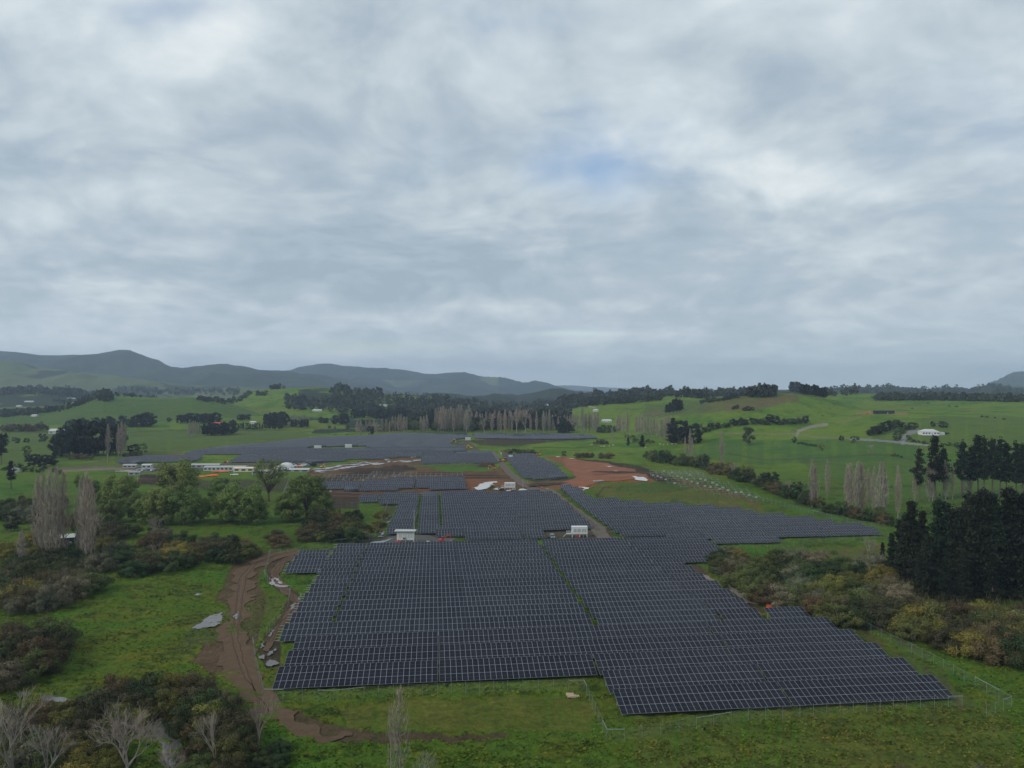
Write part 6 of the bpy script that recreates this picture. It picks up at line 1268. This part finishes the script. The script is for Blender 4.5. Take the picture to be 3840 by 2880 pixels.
# spoil heaps and trenches
def heap(px, py, L, Wd, hh, m, label, rz=0, name='soil_heap', cat='soil heap'):
    X, Y, Z = hit(px, py); g = np.random.RandomState(int(px)); nx, ny = 36, 12; u, v = np.meshgrid(np.linspace(-1, 1, nx), np.linspace(-1, 1, ny)); r = np.clip(1 - np.abs(u) ** 2.5 - np.abs(v) ** 2, 0, 1)
    x, y = u * L / 2, v * Wd / 2; z = r ** .7 * hh * (1 + .35 * fbm(x / 3 + px, y / 3, 3, 5)) - .15; c, s = math.cos(rz), math.sin(rz)
    V = np.stack([x * c - y * s, x * s + y * c, z], -1).reshape(-1, 3); idx = np.arange(nx * ny).reshape(ny, nx); Q = np.stack([idx[:-1, :-1], idx[:-1, 1:], idx[1:, 1:], idx[1:, :-1]], -1).reshape(-1, 4)
    o = link(name, mesh_np(name, V, Q, m, True)); o.location = (X, Y, Z); return tag(o, label, cat)
m_soil = mat('dark spoil', (.048, .033, .025), .95, noise=(.4, .35), bump=(1, .2)); m_soil2 = mat('brown spoil', (.085, .055, .036), .95, noise=(.4, .35), bump=(1, .2)); m_grassy = mat('grassy bank', (.055, .085, .024), .95, noise=(.3, .45), bump=(1, .2))
heap(1400, 1768, 52, 8, 3.0, m_soil, 'long dark soil heap behind the works racks', .06); heap(1490, 1762, 30, 9, 3.8, m_soil, 'right end peak of the long dark heap', .02); heap(1822, 1749, 16, 8, 3.6, m_soil, 'dark cone of soil left of the orange digger')
heap(1650, 1748, 50, 8, 1.6, m_grassy, 'grassy bank in front of the small centre block'); heap(1740, 1747, 34, 8, 2.2, m_grassy, 'brown grassy bank left of the dark soil cone'); heap(2070, 1818, 30, 6, 1.8, m_soil, 'dark soil heap in front of the right block tip', .02)
heap(555, 1808, 17, 7, 3.0, m_soil, 'dark soil heap below the left power pole'); heap(2380, 1775, 60, 5, 1.3, m_soil, 'dark bank along the back of the red earth', -.35); heap(2080, 1738, 40, 6, 1.5, m_grassy, 'grassy bank right of the small right block', -1.2)
heap(1640, 1774, 46, 2.2, .9, m_soil, 'upper trench bank behind the right works racks'); heap(1640, 1781, 46, 2.2, .9, m_soil, 'lower trench bank behind the right works racks'); heap(1802, 1784, 42, 2.4, 1.0, m_soil, 'upper dark trench bank right of the works block', .02); heap(1806, 1793, 44, 2.4, 1.0, m_soil, 'lower dark trench bank right of the works block', .02)
heap(1420, 1848, 60, 1.8, .8, m_soil2, 'upper brown trench bank before the middle block', .03); heap(1440, 1856, 66, 1.8, .8, m_soil, 'lower dark trench bank before the middle block', .03); heap(1300, 1862, 44, 1.8, .8, m_soil2, 'trench bank at the left end of the middle block', .04)
# ---------------------------------------------------------------- fences
def mesh_wire():
    m = bpy.data.materials.new('chain link wire'); m.use_nodes = True; k = NT(m.node_tree); b = k.n['Principled BSDF']; b.inputs['Base Color'].default_value = (.42, .46, .45, 1); b.inputs['Roughness'].default_value = .5
    tr = k.n.new('ShaderNodeBsdfTransparent'); ms_ = k.n.new('ShaderNodeMixShader'); ms_.inputs[0].default_value = .035; out = k.n['Material Output']
    k.l.new(tr.outputs[0], ms_.inputs[1]); k.l.new(b.outputs[0], ms_.inputs[2]); k.l.new(ms_.outputs[0], out.inputs['Surface']); return m
m_wire = mesh_wire(); _pb = MB(); _pb.tube((0, 0, -.3), (0, 0, 2.3), .03, .03, 6); post_me = _pb.data('post', m_galv2)
def fence(pts, label, rails=(), step=3.0, hh=2.1):
    W = [hit(x, y) for x, y in pts]; o = empty('chain_link_fence', W[0], 0, label, 'fence', 'perimeter chain link fences'); ox, oy, oz = W[0]; P = []
    for a, b in zip(W[:-1], W[1:]):
        n = max(1, round(math.hypot(b[0] - a[0], b[1] - a[1]) / step))
        for i in range(n): x, y = a[0] + (b[0] - a[0]) * i / n, a[1] + (b[1] - a[1]) * i / n; P.append((x - ox, y - oy, float(terrain(x, y)) - oz))
    P.append((W[-1][0] - ox, W[-1][1] - oy, W[-1][2] - oz)); b = MB()
    for p, q in zip(P[:-1], P[1:]): b.add([(p[0], p[1], p[2] + .05), (q[0], q[1], q[2] + .05), (q[0], q[1], q[2] + hh), (p[0], p[1], p[2] + hh)], [(0, 1, 2, 3)])
    b.build('wire_mesh', m_wire, o)
    for p in P[:99]: l_ = link('post', post_me, o); l_.location = p
    b = MB()
    for p, q in zip(P[:-1], P[1:]): b.tube((p[0], p[1], p[2] + hh), (q[0], q[1], q[2] + hh), .015, n=3)
    for i in [j % (len(P) - 1) for j in rails]: p, q = P[i], P[i + 1]; b.tube((p[0], p[1], p[2] + 2.0), (q[0], q[1], q[2] + 2.0), .05, n=4)
    b.build('rail', m_galv2, o); return o
fence([(1015, 2082), (1053, 2079), (1107, 2068), (1166, 2060), (1224, 2051), (1281, 2041), (1334, 2037), (1360, 2033), (1398, 2020)], 'chain link fence behind the detached left rows', (0, 8, 9, 10))
fence([(1012, 2085), (1002, 2130), (990, 2168)], 'chain link fence running down left of the detached rows', (0,)); fence([(990, 2168), (1018, 2200), (1052, 2220), (1088, 2222)], 'chain link fence curving round the inner track puddles', (0, 6)); fence([(1088, 2230), (1080, 2275), (1040, 2330), (1000, 2385), (948, 2425)], 'chain link fence sloping down beside the row ends', (0,))
fence([(948, 2425), (960, 2500), (990, 2623)], 'chain link fence between the dirt track and the front left rows', (0,)); fence([(990, 2623), (1133, 2627), (1252, 2628), (1365, 2616), (1640, 2604), (1904, 2594), (2190, 2588)], 'chain link fence along the front of the left rows', (0, 3, 4, 5, -1))
fence([(2190, 2588), (2232, 2680), (2276, 2779)], 'chain link fence stepping down to the front corner', (0, -1)); fence([(2276, 2779), (2341, 2779), (2408, 2770), (2546, 2745), (2677, 2724), (2806, 2702), (3000, 2690), (3200, 2672), (3400, 2656), (3608, 2650)], 'chain link fence along the front of the right rows', (0, 5, 6, -1))
fence([(3700, 2690), (3794, 2652), (3700, 2600), (3500, 2490), (3305, 2394), (3229, 2356), (3061, 2304), (2944, 2268), (2849, 2236), (2760, 2190), (2665, 2148)], 'chain link fence climbing along the right meadow', (2, 25, 26, 40, 41, -4)); fence([(2652, 2145), (2681, 2122), (2721, 2100), (2734, 2096), (2775, 2062), (2850, 2056), (2958, 2052), (3045, 2036), (3120, 2030), (3330, 2020)], 'chain link fence below the right block', (0, 1, 3, 22, 23))
fence([(1405, 2016), (1430, 1960), (1454, 1895), (1430, 1888), (1340, 1898), (1240, 1905)], 'chain link fence left of the middle block', (0, -1)); fence([(2862, 1880), (2960, 1905), (3080, 1938), (3220, 1970), (3320, 1985)], 'faint chain link fence above the right block', (12, 13))
# ---------------------------------------------------------------- people and cattle
def skin(name, nodes, edges, m, parent=None, sub=1):
    me = bpy.data.meshes.new(name); me.from_pydata([n[:3] for n in nodes], edges, []); o = link(name, me, parent); me.materials.append(m)
    md = o.modifiers.new('s', 'SKIN'); sk = me.skin_vertices[0].data if me.skin_vertices else None
    if sk is None:
        bm = bmesh.new(); bm.from_mesh(me); bm.verts.layers.skin.verify(); bm.to_mesh(me); bm.free(); sk = me.skin_vertices[0].data
    for i, n in enumerate(nodes): sk[i].radius = (n[3], n[3] if len(n) < 5 else n[4]); sk[i].use_root = (i == 0)
    s = o.modifiers.new('u', 'SUBSURF'); s.levels = s.render_levels = sub; return o
def person(px, py, rz, label):
    o = put('person', px, py, rz, label, 'person', 'site workers in orange')
    N = [(0, 0, .95, .13, .11), (.1, 0, .88, .10), (.13, .02, .48, .07), (.15, 0, .08, .05), (.15, -.14, .04, .045), (-.1, 0, .88, .10), (-.13, -.05, .48, .07), (-.15, .05, .08, .05), (-.15, -.1, .04, .045), (0, 0, 1.2, .13, .10), (0, 0, 1.42, .12, .09), (0, 0, 1.54, .055), (0, -.01, 1.66, .10), (0, 0, 1.76, .08),
         (.2, 0, 1.42, .06), (.27, 0, 1.15, .048), (.26, -.12, .92, .038), (.26, -.17, .84, .03), (-.2, 0, 1.42, .06), (-.27, 0, 1.15, .048), (-.26, -.12, .92, .038), (-.26, -.17, .84, .03)]
    skin('body', N, [(0, 1), (1, 2), (2, 3), (3, 4), (0, 5), (5, 6), (6, 7), (7, 8), (0, 9), (9, 10), (10, 11), (11, 12), (12, 13), (10, 14), (14, 15), (15, 16), (16, 17), (10, 18), (18, 19), (19, 20), (20, 21)], m_navy, o)
    skin('jacket', [(0, 0, .9, .16, .14), (0, 0, 1.2, .16, .13), (0, 0, 1.44, .15, .12), (.22, 0, 1.42, .08), (.285, 0, 1.15, .065), (.27, -.1, .95, .055), (-.22, 0, 1.42, .08), (-.285, 0, 1.15, .065), (-.27, -.1, .95, .055)], [(0, 1), (1, 2), (2, 3), (3, 4), (4, 5), (2, 6), (6, 7), (7, 8)], m_hv, o)
    b = MB(); b.lathe([(.135, 1.70), (.135, 1.76), (.10, 1.83), (.03, 1.86)], n=10); b.build('helmet', m_white, o); return o
for x, y, r, l in [(2112, 1884, .3, 'worker in orange standing left on the gravel track'), (2138, 1884, 1.2, 'worker in orange standing right on the gravel track'), (1978, 1817, 2, 'worker in orange near the wooden pole'), (1886, 1739, 0, 'worker in orange by the orange tractor'), (1304, 1731, 1, 'worker in orange under the edge of the far block'), (1557, 1719, 0, 'worker in orange at the right end of the wet mud'), (1166, 1757, 0, 'worker in orange beside the small dark tree'), (1357, 1757, .6, 'worker in orange, left one on the pale mud'), (1405, 1757, 2.2, 'worker in orange, right one on the pale mud'), (1873, 1842, 1, 'worker in orange by the black crates')]: person(x, y, r, l)
m_cowb = mat('black hide', (.018, .016, .015), .8); m_cowt = mat('cream hide', (.52, .42, .30), .8)
def cow(px, py, rz, m, label, group):
    X, Y, Z = hit(px, py)
    N = [(0, 0, 1.05, .36, .34), (.7, 0, 1.08, .34, .33), (-.7, 0, 1.1, .32, .30), (1.05, 0, 1.25, .20), (1.4, 0, 1.3, .15), (1.68, 0, 1.12, .09), (.62, .2, .7, .12), (.62, .2, .35, .07), (.62, .2, .02, .07), (.62, -.2, .7, .12), (.66, -.2, .35, .07), (.62, -.2, .02, .07),
         (-.75, .2, .72, .14), (-.85, .2, .42, .07), (-.78, .2, .02, .07), (-.75, -.2, .72, .14), (-.88, -.2, .42, .07), (-.80, -.2, .02, .07), (-1.05, 0, 1.1, .05), (-1.15, 0, .6, .03), (1.42, .17, 1.38, .05), (1.42, -.17, 1.38, .05)]
    o = skin('cow', N, [(0, 1), (0, 2), (1, 3), (3, 4), (4, 5), (1, 6), (6, 7), (7, 8), (1, 9), (9, 10), (10, 11), (2, 12), (12, 13), (13, 14), (2, 15), (15, 16), (16, 17), (2, 18), (18, 19), (4, 20), (4, 21)], m)
    o.location = (X, Y, Z); o.rotation_euler = (0, 0, rz); return tag(o, label, 'cow', group)
gc = random.Random(8)
for i, (x, y) in enumerate([(1231, 1628), (1257, 1631), (1272, 1616), (1284, 1612), (1298, 1631), (1302, 1618), (1317, 1612), (1352, 1632), (1306, 1630)]): cow(x, y, gc.uniform(0, 6), m_cowb, 'black cow, %s from left above the far block' % ORD[i], 'black cattle on the left plain')
for i, (x, y) in enumerate([(1336, 1612), (1346, 1616), (1358, 1608), (1366, 1604), (1362, 1613)]): cow(x, y, gc.uniform(0, 6), m_cowt, 'cream cow, %s from left near the single black tree' % ORD[i], 'cream cattle on the left plain')
for i, (x, y) in enumerate([(2218, 1670), (2254, 1676), (2264, 1677), (2285, 1675), (2300, 1672), (2420, 1680), (2476, 1669), (2488, 1670), (2504, 1669), (2520, 1668), (2534, 1667)]): cow(x, y, gc.uniform(0, 6), m_cowt, 'pale cow, %s from left on the green strip' % ORD[i], 'pale cattle on the green strip')
# ---------------------------------------------------------------- haze
hb = MB(); hb.box((0, 6950, 240), (37600, 14700, 520))
hz_o = hb.build('haze', bpy.data.materials.new('haze')); tag(hz_o, kind='stuff')
hm = hz_o.data.materials[0]; hm.use_nodes = True; hk = NT(hm.node_tree); hk.n.clear()
pv = hk.n.new('ShaderNodeVolumePrincipled'); pv.inputs['Color'].default_value = (.56, .70, .92, 1); pv.inputs['Density'].default_value = HAZE; pv.inputs['Anisotropy'].default_value = .1
ho = hk.n.new('ShaderNodeOutputMaterial'); hk.l.new(pv.outputs[0], ho.inputs['Volume'])
